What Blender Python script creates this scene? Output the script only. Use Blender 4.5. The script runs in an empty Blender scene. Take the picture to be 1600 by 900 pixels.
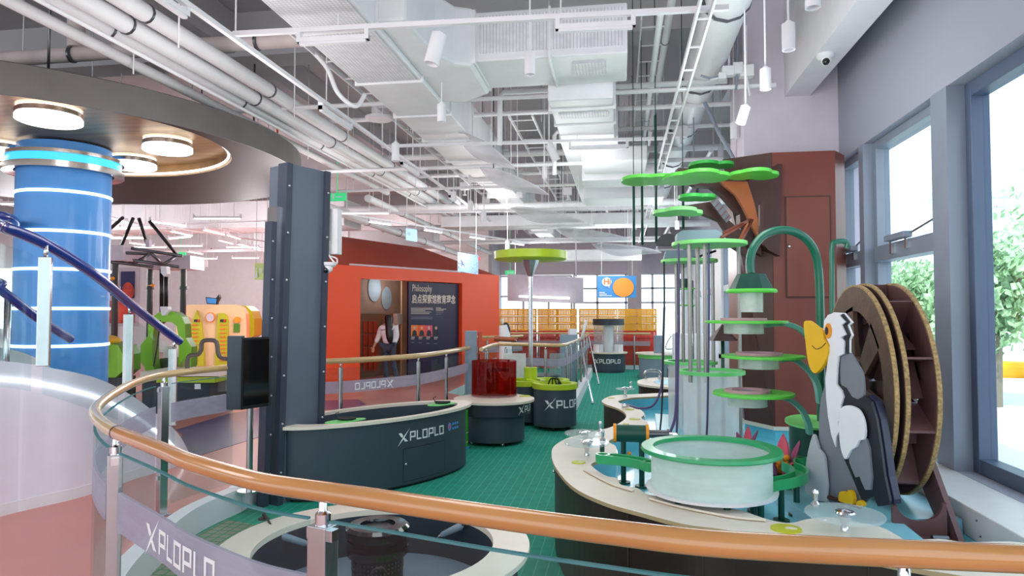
import bpy, bmesh, math, random
from mathutils import Vector, Matrix
random.seed(7)
S = bpy.context.scene
COL = S.collection
# ---------------------------------------------------------------- camera
TH = math.radians(9.05); PITCH = math.atan(37/1067)
cam = bpy.data.cameras.new('camera'); cam.sensor_width = 36; cam.lens = 36*1067/1600
cam.clip_start = .05; cam.clip_end = 400
co = bpy.data.objects.new('camera', cam); COL.objects.link(co)
co.location = (0, 0, 1.6); co.rotation_euler = (math.pi/2+PITCH, 0, TH)
S.camera = co
# ---------------------------------------------------------------- world, exposure
S.view_settings.view_transform = 'Standard'; S.view_settings.look = 'None'
S.view_settings.gamma = 1; S.view_settings.use_curve_mapping = False
S.view_settings.exposure = -0.1
W = bpy.data.worlds.new('daylight'); S.world = W; W.use_nodes = True
nt = W.node_tree; bg = nt.nodes['Background']
tc = nt.nodes.new('ShaderNodeTexCoord'); sx = nt.nodes.new('ShaderNodeSeparateXYZ'); rp = nt.nodes.new('ShaderNodeValToRGB')
nt.links.new(tc.outputs['Generated'], sx.inputs[0]); nt.links.new(sx.outputs['Z'], rp.inputs[0]); nt.links.new(rp.outputs[0], bg.inputs[0])
rp.color_ramp.elements[0].color = (.93, .97, 1, 1); rp.color_ramp.elements[0].position = .0
rp.color_ramp.elements[1].color = (.72, .86, 1, 1); rp.color_ramp.elements[1].position = .7
bg.inputs[1].default_value = 2.4
def sun(name, rot, e, ang, col):
    l = bpy.data.lights.new(name, 'SUN'); l.energy = e; l.angle = math.radians(ang); l.color = col
    o = bpy.data.objects.new(name, l); COL.objects.link(o); o.rotation_euler = rot
sun('sun', (math.radians(38), 0, math.radians(-30)), 3.5, 3, (1, .97, .92))
FILL_LIGHTS = [(-1.0,2.6,2.8,45,(1,.98,.96)), (.9,5.4,2.9,45,(.92,.97,1)), (-3.0,5.0,2.8,45,(1,.96,.96)), (-.6,8.6,2.9,60,(1,1,1)), (-2.6,12.4,2.9,80,(1,.98,.98)), (.9,12.5,2.8,60,(.93,.98,1)),  # unseen fill points without fixtures, spread below the real lamps to brighten the hall
         (-.2,16.5,2.8,80,(.96,.98,1)), (-2.6,19.4,2.7,90,(1,.98,.96)), (.8,19.6,2.7,70,(1,.98,.96)), (-7.2,13,2.5,140,(.98,.97,1)), (-12,12,2.6,220,(.98,.97,1)), (-9.5,18.5,2.6,230,(.98,.97,1)), (-13,21,2.6,120,(.98,.97,1)), (-4.2,2.0,2.4,50,(1,.95,.97)), (-4.4,8.8,2.8,60,(1,.95,.95)), (-8,24,4,50,(1,.97,.97)), (-6.0,16.6,2.2,22,(1,.95,.88))]  # last entry is an added fill that brightens the orange house interior
for i, (x, y, z, e, c) in enumerate(FILL_LIGHTS):
    l = bpy.data.lights.new('room_fill_light', 'POINT'); l.energy = e; l.color = c; l.shadow_soft_size = .5
    o = bpy.data.objects.new('room_fill_light', l); COL.objects.link(o); o.location = (x, y, z)
def win_area(loc, rot, sx_, sy_, e, c):
    l = bpy.data.lights.new('window_daylight', 'AREA'); l.shape = 'RECTANGLE'; l.size = sx_; l.size_y = sy_; l.energy = e; l.color = c
    o = bpy.data.objects.new('window_daylight', l); COL.objects.link(o); o.location = loc; o.rotation_euler = rot
# ---------------------------------------------------------------- pixel helper (1600x900 frame)
def ray(px, py):
    a, b, f = px-800, 450-py, 1067
    s, c = math.sin(TH), math.cos(TH); sp, cp = math.sin(PITCH), math.cos(PITCH)
    return Vector((f*-s*cp+a*c+b*s*sp, f*c*cp+a*s-b*c*sp, f*sp+b*cp))
def P(px, py, z=None, y=None, x=None, d=None):
    r = ray(px, py)
    if z is not None: t = (z-1.6)/r.z
    elif y is not None: t = y/r.y
    elif x is not None: t = x/r.x
    else: t = d/(-math.sin(TH)*r.x+math.cos(TH)*r.y)
    return Vector((0, 0, 1.6))+r*t
def PP(px, py, p0, n):
    r = ray(px, py); o = Vector((0, 0, 1.6)); n = Vector(n)
    return o+r*((Vector(p0)-o).dot(n)/r.dot(n))
# ---------------------------------------------------------------- materials
def lin(h):
    h = h.lstrip('#'); v = [int(h[i:i+2], 16)/255 for i in (0, 2, 4)]
    return tuple((x/12.92 if x <= .04045 else ((x+.055)/1.055)**2.4) for x in v)+(1,)
M = {}
def mat(name, col, rough=.5, metal=0, noise=.06, nscale=6, bump=0, bscale=60, emis=0, spec=.5, coat=0, stretch=None):
    m = bpy.data.materials.new(name); m.use_nodes = True; n = m.node_tree; L = n.links
    b = n.nodes['Principled BSDF']; c = lin(col)
    b.inputs['Roughness'].default_value = rough; b.inputs['Metallic'].default_value = metal
    b.inputs['Specular IOR Level'].default_value = spec
    if coat: b.inputs['Coat Weight'].default_value = coat; b.inputs['Coat Roughness'].default_value = .08
    t = n.nodes.new('ShaderNodeTexCoord'); mp = n.nodes.new('ShaderNodeMapping'); L.new(t.outputs['Object'], mp.inputs[0])
    if stretch: mp.inputs['Scale'].default_value = stretch
    nz = n.nodes.new('ShaderNodeTexNoise'); nz.inputs['Scale'].default_value = nscale; nz.inputs['Detail'].default_value = 4
    L.new(mp.outputs[0], nz.inputs['Vector'])
    r = n.nodes.new('ShaderNodeValToRGB'); L.new(nz.outputs['Fac'], r.inputs[0])
    r.color_ramp.elements[0].position = .3; r.color_ramp.elements[1].position = .7
    r.color_ramp.elements[0].color = tuple(max(0, x*(1-noise)) for x in c[:3])+(1,)
    r.color_ramp.elements[1].color = tuple(min(1, x*(1+noise)) for x in c[:3])+(1,)
    L.new(r.outputs[0], b.inputs['Base Color'])
    if emis:
        L.new(r.outputs[0], b.inputs['Emission Color']); b.inputs['Emission Strength'].default_value = emis
    if bump:
        nb = n.nodes.new('ShaderNodeTexNoise'); nb.inputs['Scale'].default_value = bscale; L.new(mp.outputs[0], nb.inputs['Vector'])
        bp = n.nodes.new('ShaderNodeBump'); bp.inputs['Strength'].default_value = bump; bp.inputs['Distance'].default_value = .01
        L.new(nb.outputs['Fac'], bp.inputs['Height']); L.new(bp.outputs[0], b.inputs['Normal'])
    M[name] = m; return m
def glassmat(name, tint='#f4fbfb', refl=1.0, frost=0.0, fcol='#ffffff', rough=.02, base=0.04):
    m = bpy.data.materials.new(name); m.use_nodes = True; n = m.node_tree; L = n.links
    n.nodes.remove(n.nodes['Principled BSDF']); out = n.nodes['Material Output']
    tr = n.nodes.new('ShaderNodeBsdfTransparent'); tr.inputs[0].default_value = lin(tint)
    cur = tr.outputs[0]
    if frost:
        df = n.nodes.new('ShaderNodeBsdfDiffuse'); df.inputs[0].default_value = lin(fcol)
        tl = n.nodes.new('ShaderNodeBsdfTranslucent'); tl.inputs[0].default_value = lin(fcol)
        m1 = n.nodes.new('ShaderNodeMixShader'); m1.inputs[0].default_value = .45; L.new(df.outputs[0], m1.inputs[1]); L.new(tl.outputs[0], m1.inputs[2])
        nz = n.nodes.new('ShaderNodeTexNoise'); nz.inputs['Scale'].default_value = 5
        mr = n.nodes.new('ShaderNodeMapRange'); mr.inputs[3].default_value = frost*.85; mr.inputs[4].default_value = min(1, frost*1.15); L.new(nz.outputs['Fac'], mr.inputs[0])
        m2 = n.nodes.new('ShaderNodeMixShader'); L.new(mr.outputs[0], m2.inputs[0]); L.new(cur, m2.inputs[1]); L.new(m1.outputs[0], m2.inputs[2]); cur = m2.outputs[0]
    gl = n.nodes.new('ShaderNodeBsdfGlossy'); gl.inputs['Roughness'].default_value = rough
    lw = n.nodes.new('ShaderNodeLayerWeight'); lw.inputs[0].default_value = .12
    mr2 = n.nodes.new('ShaderNodeMapRange'); mr2.inputs[3].default_value = base; mr2.inputs[4].default_value = min(1, base+.5*refl); L.new(lw.outputs['Facing'], mr2.inputs[0])
    pw = n.nodes.new('ShaderNodeMath'); pw.operation = 'POWER'; pw.inputs[1].default_value = 2.5
    L.new(lw.outputs['Facing'], pw.inputs[0]); L.new(pw.outputs[0], mr2.inputs[0])
    m3 = n.nodes.new('ShaderNodeMixShader'); L.new(mr2.outputs[0], m3.inputs[0]); L.new(cur, m3.inputs[1]); L.new(gl.outputs[0], m3.inputs[2])
    L.new(m3.outputs[0], out.inputs[0]); M[name] = m; return m
def linesmat(name, base, line, sx_, sy_, w=.04, rough=.8, alt=None, bump=.3):
    """surface with thin lines: period sx_ across X, sy_ across Y (0 = none)"""
    m = mat(name, base, rough, noise=.12, nscale=9, bump=bump, bscale=180); n = m.node_tree; L = n.links; b = n.nodes['Principled BSDF']
    t = n.nodes.new('ShaderNodeTexCoord'); s = n.nodes.new('ShaderNodeSeparateXYZ'); L.new(t.outputs['Object'], s.inputs[0])
    prev = None
    for ax, per in (('X', sx_), ('Y', sy_)):
        if not per: continue
        d = n.nodes.new('ShaderNodeMath'); d.operation = 'DIVIDE'; d.inputs[1].default_value = per; L.new(s.outputs[ax], d.inputs[0])
        f = n.nodes.new('ShaderNodeMath'); f.operation = 'FRACT'; L.new(d.outputs[0], f.inputs[0])
        c = n.nodes.new('ShaderNodeMath'); c.operation = 'LESS_THAN'; c.inputs[1].default_value = w/per; L.new(f.outputs[0], c.inputs[0])
        if prev is None: prev = c.outputs[0]
        else:
            mx = n.nodes.new('ShaderNodeMath'); mx.operation = 'MAXIMUM'; L.new(prev, mx.inputs[0]); L.new(c.outputs[0], mx.inputs[1]); prev = mx.outputs[0]
    src = b.inputs['Base Color'].links[0].from_socket
    mix = n.nodes.new('ShaderNodeMix'); mix.data_type = 'RGBA'
    L.new(prev, mix.inputs[0]); L.new(src, mix.inputs[6]); mix.inputs[7].default_value = lin(line)
    L.new(mix.outputs[2], b.inputs['Base Color']); return m
mat('white', '#eceaee', .55, noise=.03); mat('ceil', '#b9b5b8', .9, noise=.05, nscale=1.2); mat('pipe', '#eeeef0', .45, noise=.03)
mat('duct', '#e8e9ec', .5, noise=.05, nscale=3, bump=.15, bscale=25); mat('oldpipe', '#c9bcbb', .6, noise=.12, nscale=4)
mat('lilac', '#d9d0da', .8, noise=.03); mat('wallgrey', '#a6a8b5', .85, noise=.02, nscale=1); mat('rampwhite', '#f0eaf6', .5, noise=.02); mat('pinkwall', '#f0ecee', .8, noise=.03)
mat('frame', '#8c95a4', .4, .1, noise=.03); mat('framedark', '#5a6880', .4, .2, noise=.03); mat('ledge', '#e6e4e0', .4, noise=.03)
mat('steel', '#c3c4c6', .22, 1, noise=.05); mat('polesteel', '#a3a09c', .38, .75, noise=.05); mat('chrome', '#dcdde0', .08, 1, noise=.02); mat('darksteel', '#6d6f74', .3, .9, noise=.05)
mat('railwood', '#c58a50', .22, noise=.10, nscale=3, coat=.7, stretch=(1, 1, 6)); mat('railpale', '#cfae78', .25, noise=.08, nscale=3, coat=.5)
mat('navy', '#1c2e86', .2, noise=.05, coat=.6); mat('screw', '#cfd2d6', .3, .8)
mat('bluecol', '#4f9fee', .5, noise=.04, nscale=2, coat=.3); mat('cyanled', '#3fc4f5', .3, emis=1.0, noise=.02); mat('led', '#ffffff', .5, emis=2.2, noise=0)
mat('ledblue', '#dff0ff', .5, emis=1.8, noise=0); mat('lamp', '#fffdf8', .5, emis=4, noise=0)
mat('brushed', '#a98a66', .4, .85, noise=.25, nscale=2, stretch=(1, 6, 1)); mat('fascia', '#76726f', .5, .5, noise=.08, nscale=4); mat('soffit', '#241d21', .5, .1, noise=.06)
mat('fin', '#6a7585', .4, .3, noise=.05, nscale=2); mat('finedge', '#4a5160', .35, .4, noise=.04)
mat('pink', '#cf8278', .38, noise=.05, nscale=1.5, coat=.25); mat('purplefloor', '#66507a', .35, noise=.05, coat=.3)
mat('slate', '#3b4954', .5, noise=.05, nscale=2); mat('slatedark', '#2c3640', .5, noise=.05); mat('cream', '#e4d9c8', .5, noise=.03, nscale=8)
mat('rim', '#e9dfd0', .45, noise=.03, nscale=8); mat('rimedge', '#bda37c', .5, noise=.1)
mat('darkbrown', '#33231f', .45, noise=.12, nscale=5, stretch=(1, 1, 4)); mat('water', '#6fd0e6', .25, noise=.12, nscale=1.6, coat=.3)
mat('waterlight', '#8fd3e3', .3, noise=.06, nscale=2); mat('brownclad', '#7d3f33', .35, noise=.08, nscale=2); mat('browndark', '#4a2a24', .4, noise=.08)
mat('orangebrown', '#a85a2e', .4, noise=.1); mat('leaf', '#66de50', .4, noise=.06, nscale=3); mat('leafdark', '#35b045', .45, noise=.06); mat('leafpale', '#8fec86', .4, noise=.05)
mat('emerald', '#27a566', .35, noise=.08, nscale=4, coat=.3); mat('deepgreen', '#0f4a3c', .4, noise=.08); mat('pipegreen', '#166a52', .3, noise=.06, coat=.4)
mat('discgreen', '#6ed876', .4, noise=.05); mat('pinkring', '#c99aa6', .5); mat('lime', '#b8d225', .4, noise=.05); mat('orange', '#f4521f', .45, noise=.02, nscale=1)
mat('rooforange', '#ad452e', .6, noise=.05, nscale=1); mat('panelpurple', '#23163c', .45, noise=.03); mat('ink', '#e9d9cc', .6, noise=0); mat('inkdim', '#8f86a0', .6, noise=0)
mat('yellow', '#ffb81c', .4, noise=.04); mat('redc', '#f4483c', .4, noise=.04); mat('black', '#15151a', .35, noise=.1); mat('blackgloss', '#0d0f12', .08, noise=.1, coat=.5)
mat('wheelwood', '#5a4034', .5, noise=.25, nscale=9, bump=.2, bscale=40); mat('wheeledge', '#a88a5c', .7, noise=.45, nscale=60); mat('wheelbrown', '#6b4a4a', .4, noise=.06); mat('wheeldark', '#4a3436', .45, noise=.06)
mat('pelwhite', '#eeeff3', .45, noise=.02); mat('pelgrey', '#80848d', .5, noise=.03); mat('pellight', '#b9bcc4', .5, noise=.02); mat('pelblack', '#23242c', .4, noise=.05); mat('pelnavy', '#262b45', .4, noise=.05); mat('pelyellow', '#f0bb12', .4, noise=.03); mat('pelorange', '#f29a1c', .4, noise=.03)
mat('petal', '#e2506e', .4, noise=.08); mat('petalpurple', '#9a4a72', .4, noise=.06); mat('ball', '#fb9a24', .35, noise=.05)
mat('vine', '#cbd5e6', .5); mat('cable', '#4b3f6f', .4); mat('cableblack', '#17171a', .5)
mat('logowhite', '#f2f4f6', .5, noise=0); mat('skyblue', '#3f8fd4', .5, noise=.03); mat('orangepos', '#fb9a3a', .5, noise=.03); mat('textorange', '#ee7d34', .5)
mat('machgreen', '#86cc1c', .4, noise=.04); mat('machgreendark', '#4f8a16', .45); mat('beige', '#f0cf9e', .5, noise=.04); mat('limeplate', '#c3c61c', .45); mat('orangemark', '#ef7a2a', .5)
mat('pvc', '#6a625f', .35, .3); mat('counter', '#8497a8', .5, noise=.04); mat('skin', '#d9a78c', .5); mat('hair', '#120e10', .35, noise=.3, nscale=30, stretch=(8, 8, 1)); mat('blouse', '#f1eef2', .8, noise=.04); mat('jeans', '#3a4256', .8, noise=.1)
mat('signblue', '#a9dcf5', .5); mat('signtext', '#4c6a8c', .5); mat('signcity', '#8fb4e6', .5, noise=.4, nscale=26); mat('lockerred', '#c0462c', .4); mat('lockerbrown', '#8a6248', .5)
mat('foliage', '#b4d3a6', .8, noise=.35, nscale=8); mat('bark', '#8a7f70', .8); mat('pave', '#e9ece8', .8, noise=.04, nscale=2); mat('facade', '#e7edf2', .8, noise=.03); mat('facadeglass', '#c3d6df', .5)
mat('armgreen', '#6fb8a4', .3, noise=.06, coat=.3); mat('seam', '#4a3a34', .6)
mat('lilacbox', '#cfc6d4', .6); mat('planet', '#e8442c', .5, noise=.5, nscale=3); mat('nightblue', '#2f2a66', .5); mat('brightred', '#d9202a', .4); mat('tubebrown', '#9a4a2c', .35, noise=.06)
mat('muralbrown', '#8c7468', .6, noise=.2, nscale=2); mat('exitgreen', '#37c07a', .5, emis=.8); mat('brickgreen', '#26e03c', .35); mat('greenbin', '#35c22b', .35, noise=.04)
linesmat('carpet', '#0c9a80', '#56b8a2', .085, 1.9, .005); linesmat('gridtile', '#8f9384', '#1c8a4a', .085, .085, .014, .5)
linesmat('ribbed', '#e4e4e8', '#bfc0c6', .03, .03, .006, .5)
glassmat('glass', base=.02, refl=.8); glassmat('glassedge', '#7fb8bd', frost=.6, fcol='#7fc0c6'); glassmat('frosted', '#e4e0ea', frost=.55, fcol='#d9d3e2', refl=.4)
glassmat('acrylic', '#eef8fa', frost=.2, fcol='#ffffff'); glassmat('milky', '#f6fbfc', frost=.5, fcol='#ffffff', refl=.5); glassmat('bowl', '#dff4ee', frost=.68, fcol='#f2fbf8', refl=.5)
glassmat('redacryl', '#e0583c', frost=.14, fcol='#c8321a', refl=.6); glassmat('cloth', '#f8f8fa', frost=.4, fcol='#f2f3f6', refl=.2, rough=.3, base=.01)
glassmat('winglass', '#f4fafc', base=.03)
# ---------------------------------------------------------------- mesh builder
class MB:
    def __init__(s): s.v = []; s.f = []; s.mi = []; s.m = 0; s.sm = []; s.smooth = False
    def add(s, vs, fs):
        b = len(s.v); s.v += [Vector(v) for v in vs]
        for f in fs: s.f.append([b+i for i in f]); s.mi.append(s.m); s.sm.append(s.smooth)
        return s
    def box(s, c, size, rz=0, R=None):
        h = [x/2 for x in size]; R = R or Matrix.Rotation(rz, 3, 'Z'); c = Vector(c)
        vs = [c+R@Vector((a*h[0], b*h[1], d*h[2])) for a in (-1, 1) for b in (-1, 1) for d in (-1, 1)]
        return s.add(vs, [(0,1,3,2), (4,6,7,5), (0,4,5,1), (2,3,7,6), (0,2,6,4), (1,5,7,3)])
    def b2(s, a, b): return s.box([(a[i]+b[i])/2 for i in range(3)], [abs(b[i]-a[i]) for i in range(3)])
    def ring(s, c, r, n, X, Y): return [c+X*(r*math.cos(2*math.pi*i/n))+Y*(r*math.sin(2*math.pi*i/n)) for i in range(n)]
    def tube(s, pts, r, n=10, caps=True, closed=False):
        pts = [Vector(p) for p in pts]; rr = r if isinstance(r, (list, tuple)) else [r]*len(pts); k = len(pts)
        vs = []; old = s.smooth; s.smooth = True; up = None
        for i, p in enumerate(pts):
            if closed: t = pts[(i+1) % k]-pts[i-1]
            else: t = pts[min(i+1, k-1)]-pts[max(i-1, 0)]
            t.normalize()
            if up is None: up = Vector((0, 0, 1)) if abs(t.z) < .9 else Vector((1, 0, 0))
            X = up.cross(t)
            if X.length < 1e-4: X = Vector((1, 0, 0)).cross(t)
            X.normalize(); Y = t.cross(X); up = Y
            vs += s.ring(p, rr[i], n, X, Y)
        fs = []
        for i in range(k if closed else k-1):
            j = (i+1) % k
            for a in range(n): b = (a+1) % n; fs.append((i*n+a, i*n+b, j*n+b, j*n+a))
        s.add(vs, fs)
        s.smooth = False
        if caps and not closed:
            s.add(vs[:n], [tuple(range(n))[::-1]]); s.add(vs[-n:], [tuple(range(n))])
        s.smooth = old; return s
    def lathe(s, prof, c=(0, 0, 0), n=40, ang=(0, 2*math.pi), sx=1, sy=1, rz=0, smooth=True, axis='Z'):
        """prof: list of (r, z)"""
        c = Vector(c); full = abs(ang[1]-ang[0]-2*math.pi) < 1e-6; m = n if full else n+1; vs = []
        for r, z in prof:
            for i in range(m):
                a = ang[0]+(ang[1]-ang[0])*i/n; x, y = r*math.cos(a)*sx, r*math.sin(a)*sy
                x, y = x*math.cos(rz)-y*math.sin(rz), x*math.sin(rz)+y*math.cos(rz)
                p = Vector((x, y, z)) if axis == 'Z' else (Vector((z, x, y)) if axis == 'X' else Vector((x, z, y)))
                vs.append(c+p)
        fs = []
        for k in range(len(prof)-1):
            for i in range(n if full else m-1):
                j = (i+1) % m; fs.append((k*m+i, k*m+j, (k+1)*m+j, (k+1)*m+i))
        # sharp profile: duplicate rows by adding band per band so that corners stay crisp
        for k in range(len(prof)-1):
            band = [vs[i] for i in range(k*m, (k+2)*m)]
            old = s.smooth; s.smooth = smooth
            s.add(band, [(i, (i+1) % m, m+(i+1) % m, m+i) for i in range(n if full else m-1)]); s.smooth = old
        return s
    def disc(s, c, r, z0, z1, n=40, **k): return s.lathe([(0.0001, z0), (r, z0), (r, z1), (.0001, z1)], c, n, **k)
    def annulus(s, c, r0, r1, z0, z1, n=48, **k): return s.lathe([(r0, z0), (r1, z0), (r1, z1), (r0, z1), (r0, z0)], c, n, **k)
    def prism(s, poly, z0, z1, side=None, top=None):
        n = len(poly); a = [(p[0], p[1], z0) for p in poly]; b = [(p[0], p[1], z1) for p in poly]
        m0 = s.m
        s.add(a, [tuple(range(n))[::-1]]); s.add(b, [tuple(range(n))])
        if side is not None: s.m = side
        s.add(a+b, [(i, (i+1) % n, n+(i+1) % n, n+i) for i in range(n)]); s.m = m0
        return s
    def slab(s, pts, off, side=None):
        """polygon of 3D points extruded by vector off"""
        pts = [Vector(p) for p in pts]; off = Vector(off); n = len(pts); q = [p+off for p in pts]; m0 = s.m
        s.add(pts, [tuple(range(n))]); s.add(q, [tuple(range(n))[::-1]])
        if side is not None: s.m = side
        s.add(pts+q, [(i, n+i, n+(i+1) % n, (i+1) % n) for i in range(n)]); s.m = m0; return s
    def strip(s, path, z0, z1, t=.01, zf0=None, zf1=None):
        """vertical curved wall along a plan path"""
        n = len(path); path = [Vector((p[0], p[1], 0)) for p in path]; vs = []
        for i, p in enumerate(path):
            d = path[min(i+1, n-1)]-path[max(i-1, 0)]; d.normalize(); nn = Vector((-d.y, d.x, 0))*t/2
            a = zf0(i) if zf0 else z0; b = zf1(i) if zf1 else z1
            vs += [p-nn+Vector((0, 0, a)), p+nn+Vector((0, 0, a)), p+nn+Vector((0, 0, b)), p-nn+Vector((0, 0, b))]
        fs = []
        for i in range(n-1):
            for k in range(4): l = (k+1) % 4; fs.append((i*4+k, (i+1)*4+k, (i+1)*4+l, i*4+l))
        fs += [(0, 1, 2, 3), tuple((n-1)*4+k for k in (3, 2, 1, 0))]
        return s.add(vs, fs)
    def sphere(s, c, r, n=12, sc=(1, 1, 1)):
        prof = [(max(1e-4, r*math.sin(math.pi*i/n)), -r*math.cos(math.pi*i/n)) for i in range(n+1)]
        t = MB(); t.lathe(prof, (0, 0, 0), n*2)
        old = s.smooth; s.smooth = True
        s.add([Vector((v.x*sc[0]+c[0], v.y*sc[1]+c[1], v.z*sc[2]+c[2])) for v in t.v], t.f); s.smooth = old; return s
    def tri(s, poly3, thick=None): return s
    def build(s, name, mats, parent=None, world=True, bevel=0, label=None, cat=None, group=None, kind=None):
        me = bpy.data.meshes.new(name)
        sh = Vector((0, 0, 0))
        if parent is not None and world:
            q = parent
            while q: sh += q.location; q = q.parent
        loc = Vector((0, 0, 0))
        if parent is None and world and s.v:
            xs = [v.x for v in s.v]; ys = [v.y for v in s.v]; zs = [v.z for v in s.v]
            loc = Vector(((min(xs)+max(xs))/2, (min(ys)+max(ys))/2, min(zs))); sh = loc
        me.from_pydata([tuple(v-sh) for v in s.v], [], s.f)
        if not isinstance(mats, (list, tuple)): mats = [mats]
        for m_ in mats: me.materials.append(M[m_] if isinstance(m_, str) else m_)
        for p, mi, sm in zip(me.polygons, s.mi, s.sm): p.material_index = mi; p.use_smooth = sm
        bm = bmesh.new(); bm.from_mesh(me); bmesh.ops.remove_doubles(bm, verts=bm.verts, dist=1e-5)
        bmesh.ops.recalc_face_normals(bm, faces=bm.faces)
        for e in bm.edges:
            if len(e.link_faces) == 2 and e.calc_face_angle(0) > .6: e.smooth = False
        bm.to_mesh(me); bm.free(); me.update()
        o = bpy.data.objects.new(name, me); COL.objects.link(o); o.location = loc
        if parent is not None: o.parent = parent
        if bevel:
            bv = o.modifiers.new('bevel', 'BEVEL'); bv.width = bevel; bv.segments = 2; bv.limit_method = 'ANGLE'; bv.angle_limit = .8
        if label: tag(o, label, cat, group, kind)
        elif kind: o['kind'] = kind
        return o
def tag(o, label=None, cat=None, group=None, kind=None):
    if label: o['label'] = label
    if cat: o['category'] = cat
    if group: o['group'] = group
    if kind: o['kind'] = kind
    return o
def thing(name, label, cat, loc=(0, 0, 0), group=None, rz=0):
    o = bpy.data.objects.new(name, None); COL.objects.link(o); o.location = loc; o.rotation_euler = (0, 0, rz)
    o.empty_display_size = .1
    return tag(o, label, cat, group)
def struct(mb, name, m): return mb.build(name, m, kind='structure')
def copy_tree(o, parent=None):
    c = o.copy(); COL.objects.link(c); c.parent = parent
    for ch in list(o.children): copy_tree(ch, c)
    return c
def spl(pts, n=8, closed=False):
    pts = [Vector(p) for p in pts]; out = []; k = len(pts)
    rng = range(k) if closed else range(k-1)
    for i in rng:
        if closed: a, b, c, d = pts[i-1], pts[i], pts[(i+1) % k], pts[(i+2) % k]
        else: a, b, c, d = pts[max(i-1, 0)], pts[i], pts[i+1], pts[min(i+2, k-1)]
        for j in range(n):
            t = j/n; out.append(.5*((2*b)+(c-a)*t+(2*a-5*b+4*c-d)*t*t+(3*b-a-3*c+d)*t**3))
    if not closed: out.append(pts[-1])
    return out
def v2(p): return (p[0], p[1])
# ---------------------------------------------------------------- lettering
def lq(x0, y0, x1, y1): return [(x0, y0), (x1, y0), (x1, y1), (x0, y1)]
def logo_polys(k=.16):
    out = [[(-.1, -.42), (.52, .42), (.72, .36)], [(.52, .42), (1.5, 1.38), (.72, .36)],
           [(.0, .95), (.38, .95), (.62, .64), (.5, .46), (.34, .52)], [(.66, .5), (.82, .38), (1.25, 0), (.85, 0), (.6, .3)]]
    x = 1.5; w = .78
    for ch in 'PLOPLO':
        if ch == 'P': out += [lq(x, 0, x+k, 1), lq(x+k, 1-k, x+w, 1), lq(x+w-k, .4, x+w, 1-k), lq(x+k, .4-k/2, x+w, .4+k/2)]
        if ch == 'L': out += [lq(x, 0, x+k, 1), lq(x+k, 0, x+w*.85, k)]
        if ch == 'O': out += [lq(x, 0, x+k, 1), lq(x+w-k, 0, x+w, 1), lq(x+k, 0, x+w-k, k), lq(x+k, 1-k, x+w-k, 1)]
        x += w*(.85 if ch == 'L' else 1)+.16
    return out, x-.16
def logo(f, h, parent, flip=False, m='logowhite', name='logo'):
    """f(u, v) -> 3D point on the surface, u and v in metres from the logo's left end"""
    polys, wid = logo_polys(); mb = MB()
    for p in polys:
        if len(p) == 4 and abs(p[1][0]-p[0][0]) > .3:
            n = 4; xs = [p[0][0]+(p[1][0]-p[0][0])*i/n for i in range(n+1)]
            for i in range(n): q = [(xs[i], p[0][1]), (xs[i+1], p[0][1]), (xs[i+1], p[2][1]), (xs[i], p[2][1])]; mb.add([f((wid-a if flip else a)*h, b*h) for a, b in q], [(0, 1, 2, 3)])
        else: mb.add([f((wid-a if flip else a)*h, b*h) for a, b in p], [tuple(range(len(p)))])
    return mb.build(name, m, parent)
def text(body, size, o, U, V, m, parent, name='lettering', off=.004, squeeze=1.0, bold=0):
    """text laid on the plane o + u*U + v*V"""
    c = bpy.data.curves.new(name, 'FONT'); c.body = body; c.size = size; c.extrude = 0; c.resolution_u = 2; c.offset = bold
    t = bpy.data.objects.new(name, c); COL.objects.link(t)
    dg = bpy.context.evaluated_depsgraph_get(); me = t.evaluated_get(dg).to_mesh()
    U = Vector(U).normalized(); V = Vector(V).normalized(); N = U.cross(V); o = Vector(o); mb = MB()
    mb.add([o+U*(v.co.x*squeeze)+V*v.co.y+N*off for v in me.vertices], [tuple(p.vertices) for p in me.polygons])
    t.evaluated_get(dg).to_mesh_clear(); bpy.data.objects.remove(t)
    return mb.build(name, m, parent)
# ================================================================ SETTING
NEAR = [(-3.44, 5.75), (-3.46, 5.1), (-3.24, 4.29), (-2.98, 3.67), (-2.57, 3.03), (-2.09, 2.52), (-1.62, 2.16), (-1.05, 1.87), (-.62, 1.745), (-.26, 1.66), (.18, 1.6), (.564, 1.55), (.9, 1.53), (2.0, 1.45)]
NEARC = [v2(p) for p in spl([(a, b, 0) for a, b in NEAR], 6)]
FAR = [(-3.44, 5.75), (-3.5, 6.6), (-3.42, 7.5), (-2.92, 8.15), (-2.53, 8.84), (-2.4, 10.8), (-2.5, 12.2), (-3.4, 13.2), (-3.4, 23.4)]
poly = [(-26, -3), (4.2, -3), (4.2, 1.4)] + NEARC[::-1] + FAR[1:] + [(-3.4, 26.9), (-26, 26.9)]
mb = MB(); mb.prism(poly, -.25, 0, side=1); struct(mb, 'floor', ['pink', 'white'])
mb = MB(); mb.b2((-3.9, .8, -.3), (3.2, 27, -.2)); struct(mb, 'floor_green_carpet', 'carpet')
mb = MB(); mb.strip(NEARC, -.2, .012, .12); struct(mb, 'trim_1', 'white')
mb = MB(); mb.strip([v2(p) for p in spl([(a, b, 0) for a, b in FAR[:7]], 5)], -.2, .02, .12); struct(mb, 'trim_2', 'white')
mb = MB(); mb.prism([v2(P(a, b, z=0)) for a, b in [(274, 672), (284, 678), (284, 702), (312, 712), (418, 679), (418, 637), (360, 646)]], 0, .004)
mb.prism([v2(P(a, b, z=0)) for a, b in [(500, 640), (500, 626), (560, 624), (572, 632), (545, 640)]], 0, .004); struct(mb, 'floor_purple_patch', 'purplefloor')
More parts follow.
